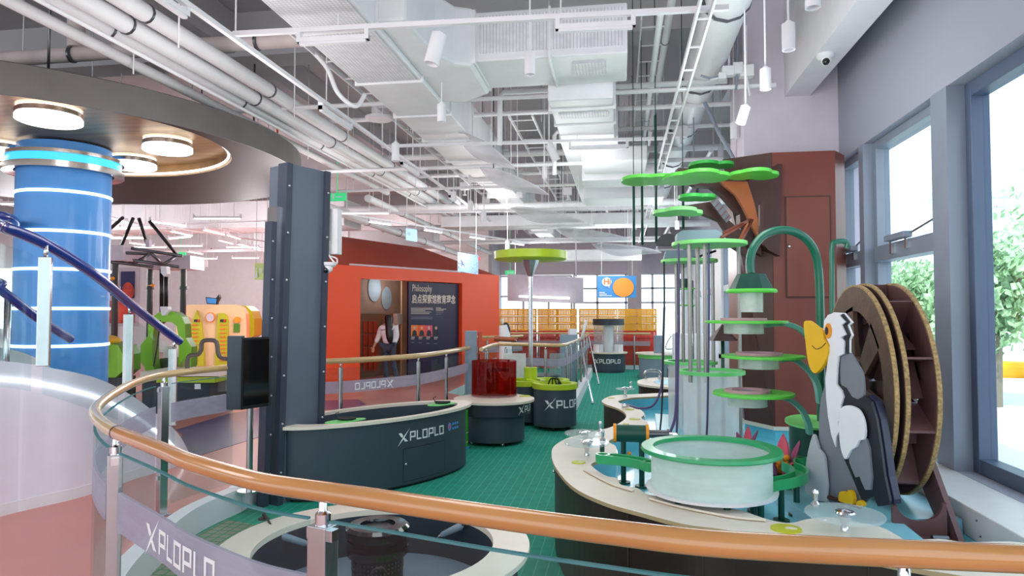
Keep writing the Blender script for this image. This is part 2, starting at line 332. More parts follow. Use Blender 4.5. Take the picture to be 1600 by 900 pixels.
# grid-tiled bit of floor beside the near round table
mb = MB(); mb.prism([(-3.38, 4.7), (-3.2, 4.3), (-2.9, 3.65), (-2.45, 3.05), (-2.0, 2.6), (-1.2, 2.2), (-.6, 3.6), (-1.3, 4.25), (-2.3, 4.95), (-2.9, 5.35), (-3.36, 5.5)], -.2, -.192); struct(mb, 'floor_grid_tiles', 'gridtile')
# ceiling slab and beams
mb = MB(); mb.b2((-26, -6, 5.3), (2.4, 27, 5.5)); struct(mb, 'ceiling', 'ceil')
for i, y in enumerate((7.9, 14.5, 20.8)):
    mb = MB(); mb.b2((-25, y-.2, 4.75), (2.2, y+.2, 5.3)); struct(mb, 'trim_%d' % (10+i), 'ceil')
for i, x in enumerate((-4.9, -12)):
    mb = MB(); mb.b2((x-.2, -.5, 4.8), (x+.2, 26.5, 5.29)); struct(mb, 'trim_%d' % (20+i), 'ceil')
# right wall: upper band over the windows, beam with camera, white structural column
A = Vector((2.26, 0, 0))
mb = MB(); mb.b2((2.28, -.4, 3.19), (2.62, 26.9, 5.3)); struct(mb, 'wall_right', 'wallgrey')
mb = MB(); mb.b2((1.74, -.4, 3.9), (2.0, 7.6, 5.3)); struct(mb, 'trim_30', 'white')
mb = MB(); mb.b2((1.32, 7.6, 3.1), (2.28, 8.5, 5.3)); struct(mb, 'wall_column', 'lilac')
mb = MB(); mb.b2((1.3, 8.4, 4.3), (2.26, 9.0, 5.3)); struct(mb, 'wall_column_beam', 'lilac')
mb = MB(); mb.b2((2.2, 7.84, -.2), (2.62, 9.6, 3.19)); struct(mb, 'wall_right_pier', 'lilac')
# windows: frames and panes
def window(n, y0, y1, z0, z1, x=2.36, rail=None, w=.07, dep=.12, dark=False, opener=False):
    mb = MB(); m = 'framedark' if dark else 'frame'
    mb.b2((x, y0, z0), (x+dep, y0+w, z1)); mb.b2((x, y1-w, z0), (x+dep, y1, z1)); mb.b2((x+.002, y0+w, z0), (x+dep-.002, y1-w, z0+w)); mb.b2((x+.002, y0+w, z1-w), (x+dep-.002, y1-w, z1))
    if rail: mb.b2((x-.03, y0+w, rail-.07), (x+dep-.002, y1-w, rail+.07))
    f = mb.build('window_%d' % n, m, kind='structure', bevel=.004)
    g = MB(); g.b2((x+dep*.6, y0+w, z0+w), (x+dep*.6+.01, y1-w, z1-w)); g.build('pane', 'winglass', f)
    if opener:
        k = MB(); c = (y0+y1)/2
        k.box((x-.07, c, rail+.1), (.07, .42, .05)); k.build('opener_box', 'frame', f, bevel=.006)
        k = MB(); k.tube([(x-.06, c-.05, rail+.08), (x-.02, y0+.12, rail+.18), (x-.01, y0+.09, rail+.2)], .008); k.box((x-.03, c+.2, rail+.03), (.05, .04, .12)); k.box((x-.03, c-.1, rail+.04), (.04, .03, .1)); k.build('opener_arm', 'steel', f)
window(1, 6.98, 7.84, .5, 3.19, rail=2.13, opener=True)
window(2, 5.41, 6.86, .5, 3.19, rail=2.13, opener=True)
window(3, 2.38, 5.2, .5, 3.19, x=2.39, w=.1, dark=True)
window(4, -.4, 2.3, .5, 3.19, x=2.4, w=.1, dark=True)
mb = MB(); mb.b2((2.27, 6.86, .5), (2.5, 6.98, 3.19)); struct(mb, 'trim_31', 'frame')
mb = MB(); mb.b2((2.27, 5.18, .5), (2.5, 5.43, 3.19)); struct(mb, 'trim_32', 'frame')
mb = MB(); mb.b2((2.27, 2.3, .5), (2.52, 2.4, 3.19)); struct(mb, 'trim_33', 'frame')
mb = MB(); mb.b2((2.28, -.4, -.25), (2.62, 7.9, .5)); struct(mb, 'wall_right_sill', 'wallgrey')
for i, (a, b) in enumerate([(9.6, 10.6), (10.75, 12.0), (13.2, 14.6), (14.8, 16.4), (18, 20), (20.3, 22.4)]):
    window(5+i, a, b, .6, 3.5 if 0 else 3.19, x=2.36, rail=2.13)
mb = MB()
for a, b in [(10.6, 10.75), (12.0, 13.2), (14.6, 14.8), (16.4, 18), (20, 20.3), (22.4, 26.9)]: mb.b2((2.3, a, .5), (2.6, b, 3.19))
mb.b2((2.3, 9.6, -.25), (2.6, 26.9, .6)); struct(mb, 'wall_right_far', 'white')
# back walls
mb = MB(); mb.b2((-23.6, 24.6, 0), (-4.8, 24.8, 5.3)); mb.b2((-26, 24.6, 3.4), (-23.6, 24.8, 5.3)); mb.b2((-26, 24.6, 0), (-23.6, 24.8, .9)); struct(mb, 'wall_back_left', 'pinkwall')
mb = MB(); mb.b2((-26, -3, 0), (-25.8, 12, .9)); mb.b2((-26, -3, 3.4), (-25.8, 24.8, 5.3)); mb.b2((-26, 12, 0), (-25.8, 14, 5.3)); mb.b2((-26, 14, 0), (-25.8, 24.6, .9)); struct(mb, 'wall_left', 'pinkwall')
window(20, 14, 24.6, .9, 3.4, x=-25.95, rail=2.2); window(21, -3, 12, .9, 3.4, x=-25.95, rail=2.2)
mb = MB(); mb.b2((-4.8, 26.6, 4.2), (2.3, 26.9, 5.3)); mb.b2((-4.8, 26.55, 3.05), (2.3, 26.85, 4.3)); struct(mb, 'wall_back', 'lilac')
mb = MB(); mb.b2((-.1+.35, 25.5, -.2), (.75, 26.0, 5.3)); struct(mb, 'wall_back_column', 'lilac')
mb = MB(); mb.b2((-4.9, 24.8, 0), (-4.7, 26.9, 5.3)); struct(mb, 'wall_back_return', 'lilac')
def back_window(n, x0, x1, z0, z1, rails, mull):
    mb = MB(); y = 26.7
    for x in [x0, x1]+mull: mb.b2((x-.04, y, z0), (x+.04, y+.06, z1))
    for z in [z0, z1]+rails: mb.b2((x0, y, z-.035), (x1, y+.06, z+.035))
    f = mb.build('window_%d' % n, 'white', kind='structure'); g = MB(); g.b2((x0, y+.09, z0), (x1, y+.1, z1)); g.build('pane', 'winglass', f)
back_window(30, -4.8, -1.9, -.2, 3.0, [2.2], [-3.8, -2.8]); back_window(31, -1.8, 2.2, -.2, 3.05, [1.95, 2.5], [-.9, .2, 1.2])
# window ledge board along the glass
mb = MB(); mb.b2((1.93, 3.2, .33), (2.28, 7.2, .5)); led = mb.build('window_ledge', 'ledge', bevel=.006, label='long cream boxed ledge running under the tall windows', cat='ledge')
s = MB()
for i in range(7):
    for z in (.375, .45): s.tube([(1.932, 3.7+i*.42+(z-.375)*.5, z), (1.925, 3.7+i*.42+(z-.375)*.5, z)], .006, 8)
s.build('screws', 'darksteel', led)
# ================================================================ OUTSIDE
mb = MB(); mb.b2((2.62, -40, -.3), (90, 90, -.02)); mb.b2((-60, 27.1, -.3), (2.62, 90, -.02)); mb.b2((-60, -60, -.3), (90, -3.02, -.02)); struct(mb, 'floor_pavement', 'pave')
def tree(x, y, h, r, label, seed):
    random.seed(seed); t = thing('tree', label, 'tree', (x, y, 0), 'trees outside the windows')
    m = MB(); m.tube([(x, y, -.05), (x+.05, y, h*.35), (x-.05, y+.1, h*.6)], [.13, .1, .06], 8)
    for k in range(5):
        a = k*1.3; m.tube([(x, y, h*.38+.1*k), (x+math.cos(a)*r*.6, y+math.sin(a)*r*.6, h*.6+.12*k)], [.05, .02], 6)
    m.build('trunk', 'bark', t); m = MB()
    for k in range(1700):
        u = random.random()*2*math.pi; ph = math.acos(random.uniform(-1, 1)); q = r*random.uniform(.3, 1)*(1+.25*math.sin(3*u+ph*2))
        c = Vector((x+q*math.sin(ph)*math.cos(u), y+q*math.sin(ph)*math.sin(u), h*.66+q*math.cos(ph)*h*.36/r))
        d = Vector([random.uniform(-1, 1) for _ in range(3)]).normalized(); e = d.orthogonal().normalized()*.1; d = d*.07
        m.add([c-e, c+d, c+e, c-d], [(0, 1, 2, 3)])
    m.build('crown', 'foliage', t); return t
tree(6.3, 12.9, 3.0, 1.0, 'young street tree with round crown seen through the large right pane', 1)
tree(9.3, 15.5, 4.4, 1.7, 'taller leafy tree at the right edge beyond the large pane', 2)
tree(6.9, 17.5, 2.9, 1.3, 'bushy tree seen between the window pier and the water wheel', 3)
tree(9.5, 27, 3.4, 1.7, 'distant tree seen low through the second window bay', 4)
tree(-31, 22, 5.5, 2.4, 'leafy tree outside the far left glazing', 5)
def building(x0, x1, y0, y1, h, label, fl):
    b = thing('building', label, 'building', ((x0+x1)/2, (y0+y1)/2, 0)); m = MB(); m.b2((x0, y0, -.02), (x1, y1, h)); m.b2((x0-.3, y0-.3, h), (x1+.3, y1+.3, h+.4)); m.build('wall', 'facade', b)
    for k in range(fl):
        z = h*(k+.35)/fl
        n = max(2, int((x1-x0)/2.4))
        for i in range(n):
            xx = x0+(x1-x0)*(i+.5)/n; w = MB(); w.b2((xx-.7, y0-.06, z), (xx+.7, y0, z+h/fl*.5)); f = w.build('window', 'facadeglass', b)
            g = MB(); g.b2((xx-.03, y0-.1, z), (xx+.03, y0-.06, z+h/fl*.5)); g.b2((xx-.7, y0-.1, z+h/fl*.25), (xx+.7, y0-.06, z+h/fl*.25+.05)); g.build('glazing_bar', 'facade', f)
building(16, 34, 40, 50, 8, 'pale long office block with rows of windows across the street', 4)
building(38, 60, 30, 39, 14, 'pale tall block at the right edge outside the large pane', 5)
building(4, 18, 62, 70, 11.5, 'white tower block beyond the trees seen through the narrow window bay', 6)
p0 = P(1574, 588, z=0)
m = MB(); m.lathe([(.2, .08), (.26, 0), (.45, -.02), (.62, .1), (.68, .24), (.58, .36), (.36, .36), (.22, .25), (.2, .08)], (p0.x, p0.y, 0), 32, sy=.5)
m.build('inflatable_ring', 'yellow', label='yellow inflatable ring lying on the pavement outside the large pane', cat='inflatable toy')
# ================================================================ CEILING SERVICES
def pipe(name, label, pts, r, m='pipe', group=None, cat='pipe', clamps=None):
    t = thing(name, label, cat, pts[0], group); mb = MB(); mb.tube(pts, r, 12); mb.build('pipe_run', m, t)
    if clamps:
        a, b = Vector(pts[0]), Vector(pts[-1]); d = (b-a).normalized()
        for k in range(1, clamps):
            c = a.lerp(b, k/clamps); q = MB(); q.tube([c-d*.011, c+d*.011], r*1.1, 12); q.build('clamp', 'darksteel', t)
    return t
def pipY(name, label, px, py, z, y0, y1, r, m='pipe', clamps=None, cat='pipe'):
    a = P(px, py, z=z); return pipe(name, label, [(a.x, y0, z), (a.x, y1, z)], r, m, None, cat, clamps)
for k, (dx, dz, w) in enumerate([(0, 0, 'outermost of the bundle of three white pipes'), (.17, .02, 'middle one of the bundle of three white pipes'), (.34, .1, 'innermost of the bundle of three white pipes')]):
    pipe('ceiling_pipe', 'fat white ceiling pipe, '+w, [(-4.12+dx, 1.0, 3.9+dz), (-4.05+dx, 18.5, 3.9+dz)], .075, clamps=9)
pipe('ceiling_pipe', 'thinner white pipe with a red band left of the pipe bundle', [(-4.42, 1.0, 3.88), (-4.42, 12.5, 3.88)], .05)
pipe('ceiling_pipe', 'thin white conduit just under the bundle of three pipes', [(-3.95, 1.0, 3.74), (-3.92, 14, 3.74)], .018)
pipe('drain_pipe', 'old pinkish drain pipe crossing above the round canopy', [(-6.5, 6.05, 4.2), (-4.7, 6.15, 4.25), (-2.5, 6.15, 4.25)], .075, 'oldpipe', clamps=4)
pipe('drain_pipe', 'short vertical drain pipe dropping to the pinkish pipe', [(-5.5, 6.12, 5.3), (-5.5, 6.12, 4.3)], .085, 'oldpipe')
pipe('drain_pipe', 'fat grey drain pipe behind the canopy at the left edge', [(-7.6, 6.3, 4.15), (-6.3, 6.4, 4.15), (-5.2, 8.2, 4.0)], .11, 'oldpipe')
pipe('round_duct', 'long fat white round duct sloping past the window side', [(.93, 2.0, 4.3), (.92, 9.0, 4.3), (.86, 20, 4.3)], .2, clamps=9, cat='duct')
for i, (px, py, z, r, y0, y1, l) in enumerate([(560, 100, 4.5, .03, 3, 24, 'thin pipe left of the main duct high under the slab'), (1040, 60, 4.6, .04, 4, 26, 'thin pipe high beside the round duct'), (1015, 150, 4.2, .03, 6, 26, 'thin pipe low beside the round duct'), (930, 200, 4.4, .04, 9, 26, 'thin pipe above the second duct'), (620, 330, 3.7, .07, 12, 24, 'fat pipe running over the orange house'), (570, 345, 3.5, .09, 9.5, 22, 'fatter low pipe running over the left of the orange house'), (1075, 300, 3.9, .03, 10, 26, 'thin pipe near the far window wall')]):
    pipY('ceiling_pipe', 'white '+l, px, py, z, y0, y1, r, clamps=6)
crs = [(7.3, 3.95, -4.8, 1.6, .025), (8.4, 4.1, -3.9, 2.2, .03), (9.6, 3.7, -4.5, 1.4, .03), (10.6, 4.1, -4.2, 1.8, .05), (11.5, 3.75, -5, 1.9, .025), (12.6, 4.2, -4, 2, .04), (13.6, 3.75, -6, 2, .07), (15.4, 3.9, -5, 2, .03), (16.6, 3.7, -6, 2.1, .08), (18, 3.9, -6, 2.1, .04), (19.3, 3.6, -6, 2.1, .05), (22, 3.9, -7, 2.1, .06), (23.6, 3.7, -7, 2.1, .04), (9.0, 4.5, -9, -4.4, .04), (12, 4.2, -14, -4.4, .08), (16, 4.1, -16, -4.6, .06)]
far_w = ['before the first ceiling beam', 'right after the first ceiling beam', 'above the hanging cloth leaves', 'fat one over the second duct', 'thin one just past the cloth leaves', 'over the lime disc lamp', 'fat one across the orange house roof', 'thin one beyond the orange house front', 'fattest crossing the hall', 'behind the fattest crossing pipe', 'low one in the far third', 'over the crate wall', 'last one before the far glazing', 'at the left behind the canopy', 'fat one at the left over the arch machine', 'at the far left over the beige board']
for (y, z, x0, x1, r), w in zip(crs, far_w): pipe('crossing_pipe', 'white crossing ceiling pipe, '+w, [(x0, y, z), (x1, y+.05, z)], r)
# sprinkler drop frames
for i, (x, y, w) in enumerate([(-1.35, 7.6, 'beside the main duct bend'), (-.9, 9.4, 'above the cloth leaves')]):
    pipe('bent_pipe', 'bent white pipe with a square corner '+w, [(x, y, 3.5), (x, y, 4.05), (x+.04, y, 4.1), (x+1.5, y, 4.1), (x+2.5, y, 4.1)], .03)
# ducts
def duct(label, boxes, seams, m='duct', mats=None):
    t = thing('air_duct', label, 'air duct', tuple(boxes[0][0]))
    for a, b in boxes: q = MB(); q.b2(a, b); q.build('duct_body', m, t, bevel=.015)
    for a, b in seams or []: q = MB(); q.b2(a, b); q.build('flange', 'pipe', t)
    return t
dx0, dx1 = -2.46, -1.83
t = duct('main white rectangular duct running down the hall overhead', [((dx0, 1.5, 3.76), (dx1, 6.1, 4.25)), ((dx0+.02, 6.1, 3.76), (dx1, 10.5, 4.22)), ((dx0+.06, 10.5, 3.8), (dx1-.1, 22, 4.2))],
     [((dx0-.02, y-.012, 3.74), (dx1+.02, y+.012, 4.27)) for y in (3.2, 4.9, 6.1, 7.2, 8.3, 9.5, 11, 12.6, 14.5, 16.5, 18.5)])
q = MB(); q.b2((dx0+.03, 1.5, 3.752), (dx1-.03, 6.05, 3.76)); q.build('ribbed_panel', 'ribbed', t)
a = P(740, 85, z=3.85); b = P(982, 85, z=3.85)
t = duct('white duct branching right from the main duct with ribbed front', [((-1.3, 5.95, 3.85), (.07, 6.7, 4.3))], [((-1.32, 5.93, 3.83), (-1.28, 6.72, 4.32)), ((-.62, 5.935, 3.83), (-.6, 6.71, 4.31))])
q = MB(); q.b2((-1.25, 5.94, 3.92), (.03, 5.95, 4.26)); q.build('ribbed_panel', 'ribbed', t)
q = MB(); q.b2((-.42, 6.1, 3.835), (-.12, 6.4, 3.85)); q.build('vent_grille', 'ribbed', t)
# elbow between the two
e = MB(); ey = [(-1.84, 4.9), (-1.84, 6.9), (-1.6, 6.95), (-1.3, 6.72), (-1.3, 5.93), (-1.45, 5.86), (-1.56, 5.6), (-1.6, 4.9)]
e.prism(ey, 3.8, 4.34); e.build('duct_elbow', 'duct', bevel=.03, label='smooth white duct elbow joining the main duct to its branch', cat='air duct')
t = duct('white duct continuing away from the branch with slot grille', [((-.71, 6.72, 3.7), (-.06, 8.3, 4.1)), ((-.74, 8.3, 3.72), (-.02, 13.5, 4.05))], [((-.73, y-.012, 3.68), (-.04, y+.012, 4.12)) for y in (7.0, 7.6, 8.3)])
q = MB(); q.b2((-.64, 7.15, 3.68), (-.12, 7.3, 3.7)); q.build('slot_grille', 'ribbed', t)
duct('fat white duct behind the left canopy over the machines', [((-13, 14.2, 3.5), (-6, 15.2, 4.1))], [((x-.02, 14.18, 3.48), (x+.02, 15.22, 4.12)) for x in (-12, -10.5, -9, -7.5)])
duct('grey white duct crossing over the beige arch board', [((-16, 19.2, 3.5), (-5.4, 20, 4.0))], [((x-.02, 19.18, 3.48), (x+.02, 20.02, 4.02)) for x in (-14, -11, -8)])
duct('flat white duct crossing beyond the lime disc lamp', [((-4, 14.9, 3.5), (1.2, 15.3, 3.75))], None)
duct('flat white duct box over the far crate wall', [((-3.4, 19.8, 3.1), (.6, 20.4, 3.4))], None)
t = duct('white air handling box beyond the second duct', [((-.5, 8.9, 3.55), (.35, 9.7, 3.75)), ((-.55, 9.9, 3.5), (.5, 10.5, 3.72)), ((-.6, 11.2, 3.45), (.7, 12.0, 3.65))], None)
# cable trays (two rails and rungs)
def tray(label, x, z, y0, y1, w=.16, tilt=0):
    t = thing('cable_tray', label, 'cable tray', (x, y0, z)); m = MB()
    for s_ in (-1, 1): m = MB(); m.b2((x+s_*w/2-.008, y0, z-.025), (x+s_*w/2+.008, y1, z+.025)); m.build('side_rail', 'pipe', t)
    n = int((y1-y0)/.5); m = MB(); m.b2((x-w/2, y0+.2, z-.02), (x+w/2, y0+.22, z-.01)); r0 = m.build('rung', 'pipe', t)
    for i in range(1, n): c = r0.copy(); COL.objects.link(c); c.parent = t; c.location = (0, i*.5, 0)
tray('narrow white cable tray hanging right of the hall centre', .56, 3.6, 2.0, 20, .09)
tray('white cable tray left of the main duct', -2.75, 4.05, 5.5, 22, .2); tray('wide white cable tray over the cloth leaves', -1.25, 4.1, 8.5, 24, .3); tray('white cable tray high near the round duct', .35, 4.6, 7, 24, .25)
# lighting tracks with tube lamps
ORD = 'first second third fourth fifth sixth seventh eighth ninth tenth eleventh twelfth thirteenth fourteenth fifteenth sixteenth seventeenth eighteenth nineteenth twentieth twenty-first twenty-second twenty-third twenty-fourth'.split()
def tube_lamp(a, b, label, lit, group=None, hang=False):
    a, b = Vector(a), Vector(b); d = (b-a).normalized(); t = thing('tube_lamp', label, 'tube lamp', a, group); m = MB()
    n = Vector((-d.y, d.x, 0))*.022
    m.slab([a+n, b+n, b-n, a-n], (0, 0, .035)); m.build('housing', 'white', t)
    m = MB(); a2, b2 = a+d*.02, b-d*.02; n = n*.8; m.slab([a2+n, b2+n, b2-n, a2-n], (0, 0, -.018)); m.build('diffuser', 'lamp' if lit else 'white', t)
    m = MB(); m.slab([a+n*1.3, a+d*.03+n*1.3, a+d*.03-n*1.3, a-n*1.3], (0, 0, .075)); m.build('end_clip', 'white', t); m = MB(); m.slab([b-d*.03+n*1.3, b+n*1.3, b-n*1.3, b-d*.03-n*1.3], (0, 0, .075)); m.build('end_clip', 'white', t)
    if hang:
        for q in (a.lerp(b, .15), a.lerp(b, .85)): m = MB(); m.tube([q+Vector((0, 0, .03)), (q.x, q.y, 5.3)], .006, 6); m.build('hanger_wire', 'pipe', t)
def track(label, a, b):
    a, b = Vector(a), Vector(b); t = thing('lamp_track', label, 'lamp track', a); d = (b-a).normalized(); n = Vector((-d.y, d.x, 0))*.018
    m = MB(); m.slab([a+n, b+n, b-n, a-n], (0, 0, .035)); m.build('rail', 'white', t)
    k = int((b-a).length/1.6)
    for i in range(k): c = a+d*(.8+i*1.6); m = MB(); m.tube([c, (c.x, c.y, 5.3)], .006, 6); m.build('hanger_rod', 'pipe', t)
track('white lamp track running away left of the main duct', (-2.79, 2.2, 3.6), (-2.87, 16, 3.6))
FA, FB = P(365, 57, z=3.62), P(1140, 11, z=3.62); FB = Vector((FB.x, FA.y+.12, 3.62)); track('white lamp track crossing the hall nearest the camera', FA, FB)
def onF(px):
    t = .5
    d = FB-FA; r = ray(px, 45); k = (FA.x*r.y-FA.y*r.x)/(d.y*r.x-d.x*r.y); return FA+d*k
u = Vector((0, 0, -.075))
tube_lamp(onF(465)+u, onF(577)+u, 'unlit tube lamp on the left half of the nearest crossing track', False)
tube_lamp(onF(868)+u, onF(993)+u, 'unlit tube lamp on the right half of the nearest crossing track', False)
for i, (y, w) in enumerate([(3.3, 'nearest'), (6.1, 'second'), (8.6, 'third'), (11.2, 'farthest')]):
    tube_lamp((-2.8-.005*y, y, 3.54), (-2.8-.005*y, y+.75, 3.54), w+' tube lamp on the track left of the main duct', False)
track('white lamp track crossing beyond the branch duct', (-2.9, 8.0, 3.62), (.55, 8.15, 3.62)); tube_lamp((-.6, 8.05, 3.53), (.1, 8.08, 3.53), 'tube lamp on the track crossing beyond the branch duct', False)
track('white lamp track crossing at mid hall', (-5, 12, 3.4), (1.6, 12.1, 3.4)); track('white lamp track crossing before the orange roof', (-3.8, 16, 3.3), (1.6, 16, 3.3))
track('diagonal white lamp track over the orange house', (-5.0, 11.5, 3.35), (-2.3, 17.5, 3.35))
for i, (k, w) in enumerate([(.12, 'nearest'), (.36, 'second'), (.6, 'third'), (.86, 'farthest')]):
    a = Vector((-5.0, 11.5, 3.3)).lerp(Vector((-2.3, 17.5, 3.3)), k); tube_lamp(a, a+Vector((.41, .91, 0))*.6, w+' lit tube lamp on the diagonal track over the orange house', True)
# left field of lit tube lamps (seen under the canopy)
LEFTL = [(160, 337, 183, 343), (186, 357, 216, 355), (234, 345, 260, 349), (302, 341, 338, 341), (267, 361, 290, 366), (318, 359, 340, 364), (264, 373, 293, 370), (355, 367, 375, 373), (202, 379, 224, 382), (209, 386, 228, 386), (264, 384, 288, 384), (342, 375, 361, 380), (353, 386, 377, 386), (372, 381, 390, 386), (294, 393, 311, 396), (297, 404, 305, 404), (362, 403, 384, 403), (168, 372, 192, 372), (0, 318, 26, 318), (22, 349, 28, 350), (530, 333, 567, 333)]
random.seed(3)
for i, (x0, y0, x1, y1) in enumerate(LEFTL):
    z = 3.35; a = P(x0, y0, z=z); b = P(x1, y1, z=z)
    if (b-a).length > 2.2: b = a+(b-a).normalized()*1.2
    if (b-a).length < .8: b = a+(b-a).normalized()*.9
    k_ = sorted(LEFTL).index(LEFTL[i]); tube_lamp(a, b, 'lit white tube lamp under the far left ceiling, %s counted from the left' % ORD[k_], True, 'lit tube lamps in the far left ceiling', True)
for i, (a, b, w) in enumerate([((-14, 13.5, 3.42), (-6.5, 12.8, 3.42), 'nearer one over the arch machine'), ((-15, 18.6, 3.42), (-6, 17.8, 3.42), 'farther one over the beige board'), ((-10.4, 10, 3.42), (-8.2, 22, 3.42), 'running away over the machines')]): track('white lamp track at the far left, '+w, a, b)
# pendant spot lamps
def pendant(px, py, w_, h_, label, tilt=0, ztop=None, wd=.085):
    d = 1067*wd/w_; c = P(px, py, d=d); hh = wd*h_/w_*1.0; t = thing('pendant_lamp', label, 'pendant lamp', c); R = Matrix.Rotation(math.radians(tilt), 3, 'Y') @ Matrix.Rotation(math.radians(-tilt*.3), 3, 'X')
    m = MB(); m.lathe([(.0001, hh/2), (wd/2, hh/2), (wd/2, -hh/2), (wd/2-.008, -hh/2), (wd/2-.012, -hh/2+.03), (.0001, -hh/2+.035)], (0, 0, 0), 24)
    m.v = [c+R@v for v in m.v]; m.build('shade', 'white', t, bevel=0)
    m = MB(); zt = ztop or 5.3; tp = c+R@Vector((0, 0, hh/2)); m.tube([tp, (tp.x, tp.y, max(zt, tp.z+.02))], .007, 8); m.build('stem', 'pipe', t)
    m = MB(); m.disc(tp, .02, -.001, .02, 12); m.build('collar', 'white', t)
pendant(1232, 58, 20, 42, 'white cylinder pendant lamp nearest the camera dome, low one')
pendant(1270, -8, 24, 42, 'white cylinder pendant lamp cut by the top edge near the camera dome')
pendant(1196, 124, 17, 33, 'white cylinder pendant lamp left of the lowest window-side pair')
pendant(1161, 180, 16, 28, 'tilted white cylinder lamp near the white column', 18)
pendant(1147, 205, 12, 25, 'white cylinder pendant lamp just below the tilted one by the white column')
pendant(1126, 240, 9, 22, 'small far pendant lamp above the dark green leaf')
pendant(828, 101, 17, 33, 'white cylinder pendant lamp hanging before the branch duct')
pendant(690, 177, 14, 28, 'white cylinder pendant lamp under the main duct edge')
pendant(618, 238, 12, 28, 'white cylinder pendant lamp left of the main duct')
pendant(864, 238, 12, 28, 'tilted white cylinder lamp below the slot grille duct', -25)
pendant(851, 270, 9, 18, 'small pendant lamp under the tilted one by the slot grille duct')
pendant(680, 77, 24, 50, 'large tilted white spot lamp clipped to the nearest crossing track', 14, 3.62, .11)
pendant(709, 307, 8, 15, 'small pendant lamp first of the row right of the blue hanging sign')
pendant(735, 322, 8, 15, 'small pendant lamp second of the row right of the blue hanging sign')
pendant(756, 338, 8, 15, 'small pendant lamp third of the row right of the blue hanging sign')
pendant(793, 383, 7, 13, 'small pendant lamp just above the lime disc lamp')
pendant(1058, 352, 7, 13, 'small pendant lamp between the green leaves and steel poles'); pendant(1046, 368, 5, 10, 'tiny pendant lamp behind the steel poles')
pendant(322, 412, 5, 10, 'tiny pendant lamp over the beige arch board'); pendant(409, 411, 5, 10, 'tiny pendant lamp above the yellow green hanging sign')
# hanger rods
random.seed(11)
for i in range(70):
    x = random.uniform(-3.3, 1.8); y = random.uniform(8.2, 21); z = random.choice([3.7, 3.9, 4.1, 4.2]); m = MB(); m.tube([(x, y, z-.1), (x, y, 5.3)], .006+.0003*y, 6)
    m.build('hanger_rod', random.choice(['pipe', 'frame', 'oldpipe', 'darksteel']), label='thin hanger rod between the slab and the ceiling services', cat='hanger rod', group='thin hanger rods under the slab')
for i in range(26):
    x = random.choice([-4.35, -3.55, -4.7, -6.5, -8]); y = 4.5+i*.5; m = MB(); m.tube([(x, y, 3.75), (x, y, 5.3)], .007, 6)
    m.build('hanger_rod', 'pipe', label='thin hanger rod beside the left pipe bundle', cat='hanger rod', group='thin hanger rods by the left pipes')
# small junction boxes and sprinklers
for i in range(14):
    x = random.uniform(-3, .9); y = 9.3+i*.85; m = MB(); m.box((x, y, 4.0), (.16, .12, .14)); m.tube([(x, y, 3.93), (x, y, 3.84)], .015, 8); m.tube([(x, y, 4.05), (x, y, 5.3)], .012, 8); m.disc((x, y, 3.83), .04, 0, .01, 10)
    m.build('junction_box', 'white', label='small white junction box with a sprinkler nozzle, %s nearest among the ceiling pipes' % ORD[i], cat='junction box', group='junction boxes among the pipes')
for j, (px, py, z, w) in enumerate([(592, 187, 4.0, 'left of the main duct')]):
    c = P(px, py, z=3.95); t = thing('ceiling_speaker', 'white round loudspeaker hanging '+w, 'speaker', c); m = MB(); m.lathe([(.0001, 0), (.16, 0), (.17, .03), (.1, .05), (.0001, .05)], c, 24); m.build('grille', 'white', t); m = MB(); m.disc(c, .09, .05, .2, 20); m.build('can', 'pipe', t)
# looping flexible conduit left of duct
pipe('flexible_conduit', 'looping white flexible conduit beside the main duct', spl([P(480, 72, d=6.4), P(510, 105, d=6.4), P(528, 145, d=6.5), P(555, 166, d=6.6), P(570, 148, d=6.7)], 8), .022)
pipe('flexible_conduit', 'grey diagonal conduit from the round duct to the column top', [P(1101, 160, d=7.8), P(1122, 205, d=7.8), P(1158, 268, d=7.8)], .022, 'frame')
# cloth leaves
def leafcloth(x0, y0, x1, y1, wd, d, label):
    a, b = Vector((x0, y0)), Vector((x1, y1)); m = MB(); vs = []; n, k = 14, 5; ax = b-a; L_ = ax.length; nx = Vector((-ax.y, ax.x)).normalized()
    for i in range(n+1):
        t = i/n; w = wd*math.sin(math.pi*min(1, t*1.0))**.7*(.75+.25*math.cos(3*t))+.3
        for j in range(k+1):
            s_ = j/k*2-1; px = a.x+ax.x*t+nx.x*w*s_+ax.x*.0; py = a.y+ax.y*t+nx.y*w*s_+math.sin(t*5)*3
            vs.append(P(px, py, d=d+.35*s_+.12*math.cos(s_*2+t*4)))
    fs = [(i*(k+1)+j, i*(k+1)+j+1, (i+1)*(k+1)+j+1, (i+1)*(k+1)+j) for i in range(n) for j in range(k)]
    t = thing('hanging_cloth_leaf', label, 'hanging decoration', vs[len(vs)//2]); m.smooth = True; m.add(vs, fs); o = m.build('sheer_cloth', 'cloth', t); s_ = o.modifiers.new('thick', 'SOLIDIFY'); s_.thickness = .006
    for q in (vs[3], vs[(n-1)*(k+1)+3], vs[(n//2)*(k+1)]): m = MB(); m.tube([q, (q.x, q.y, 5.3)], .004, 6); m.build('wire', 'pipe', t)
leafcloth(716, 208, 805, 268, 17, 8.5, 'sheer white leaf-shaped cloth, nearest and highest of the hanging row')
leafcloth(750, 262, 858, 308, 15, 9.5, 'sheer white leaf-shaped cloth, second of the hanging row')
leafcloth(798, 325, 912, 350, 13, 10.5, 'sheer white leaf-shaped cloth, third of the hanging row')
leafcloth(868, 358, 985, 378, 12, 12, 'sheer white leaf-shaped cloth, fourth of the hanging row')
leafcloth(925, 382, 1034, 398, 11, 13, 'sheer white leaf-shaped cloth, last of the hanging row near the green discs')
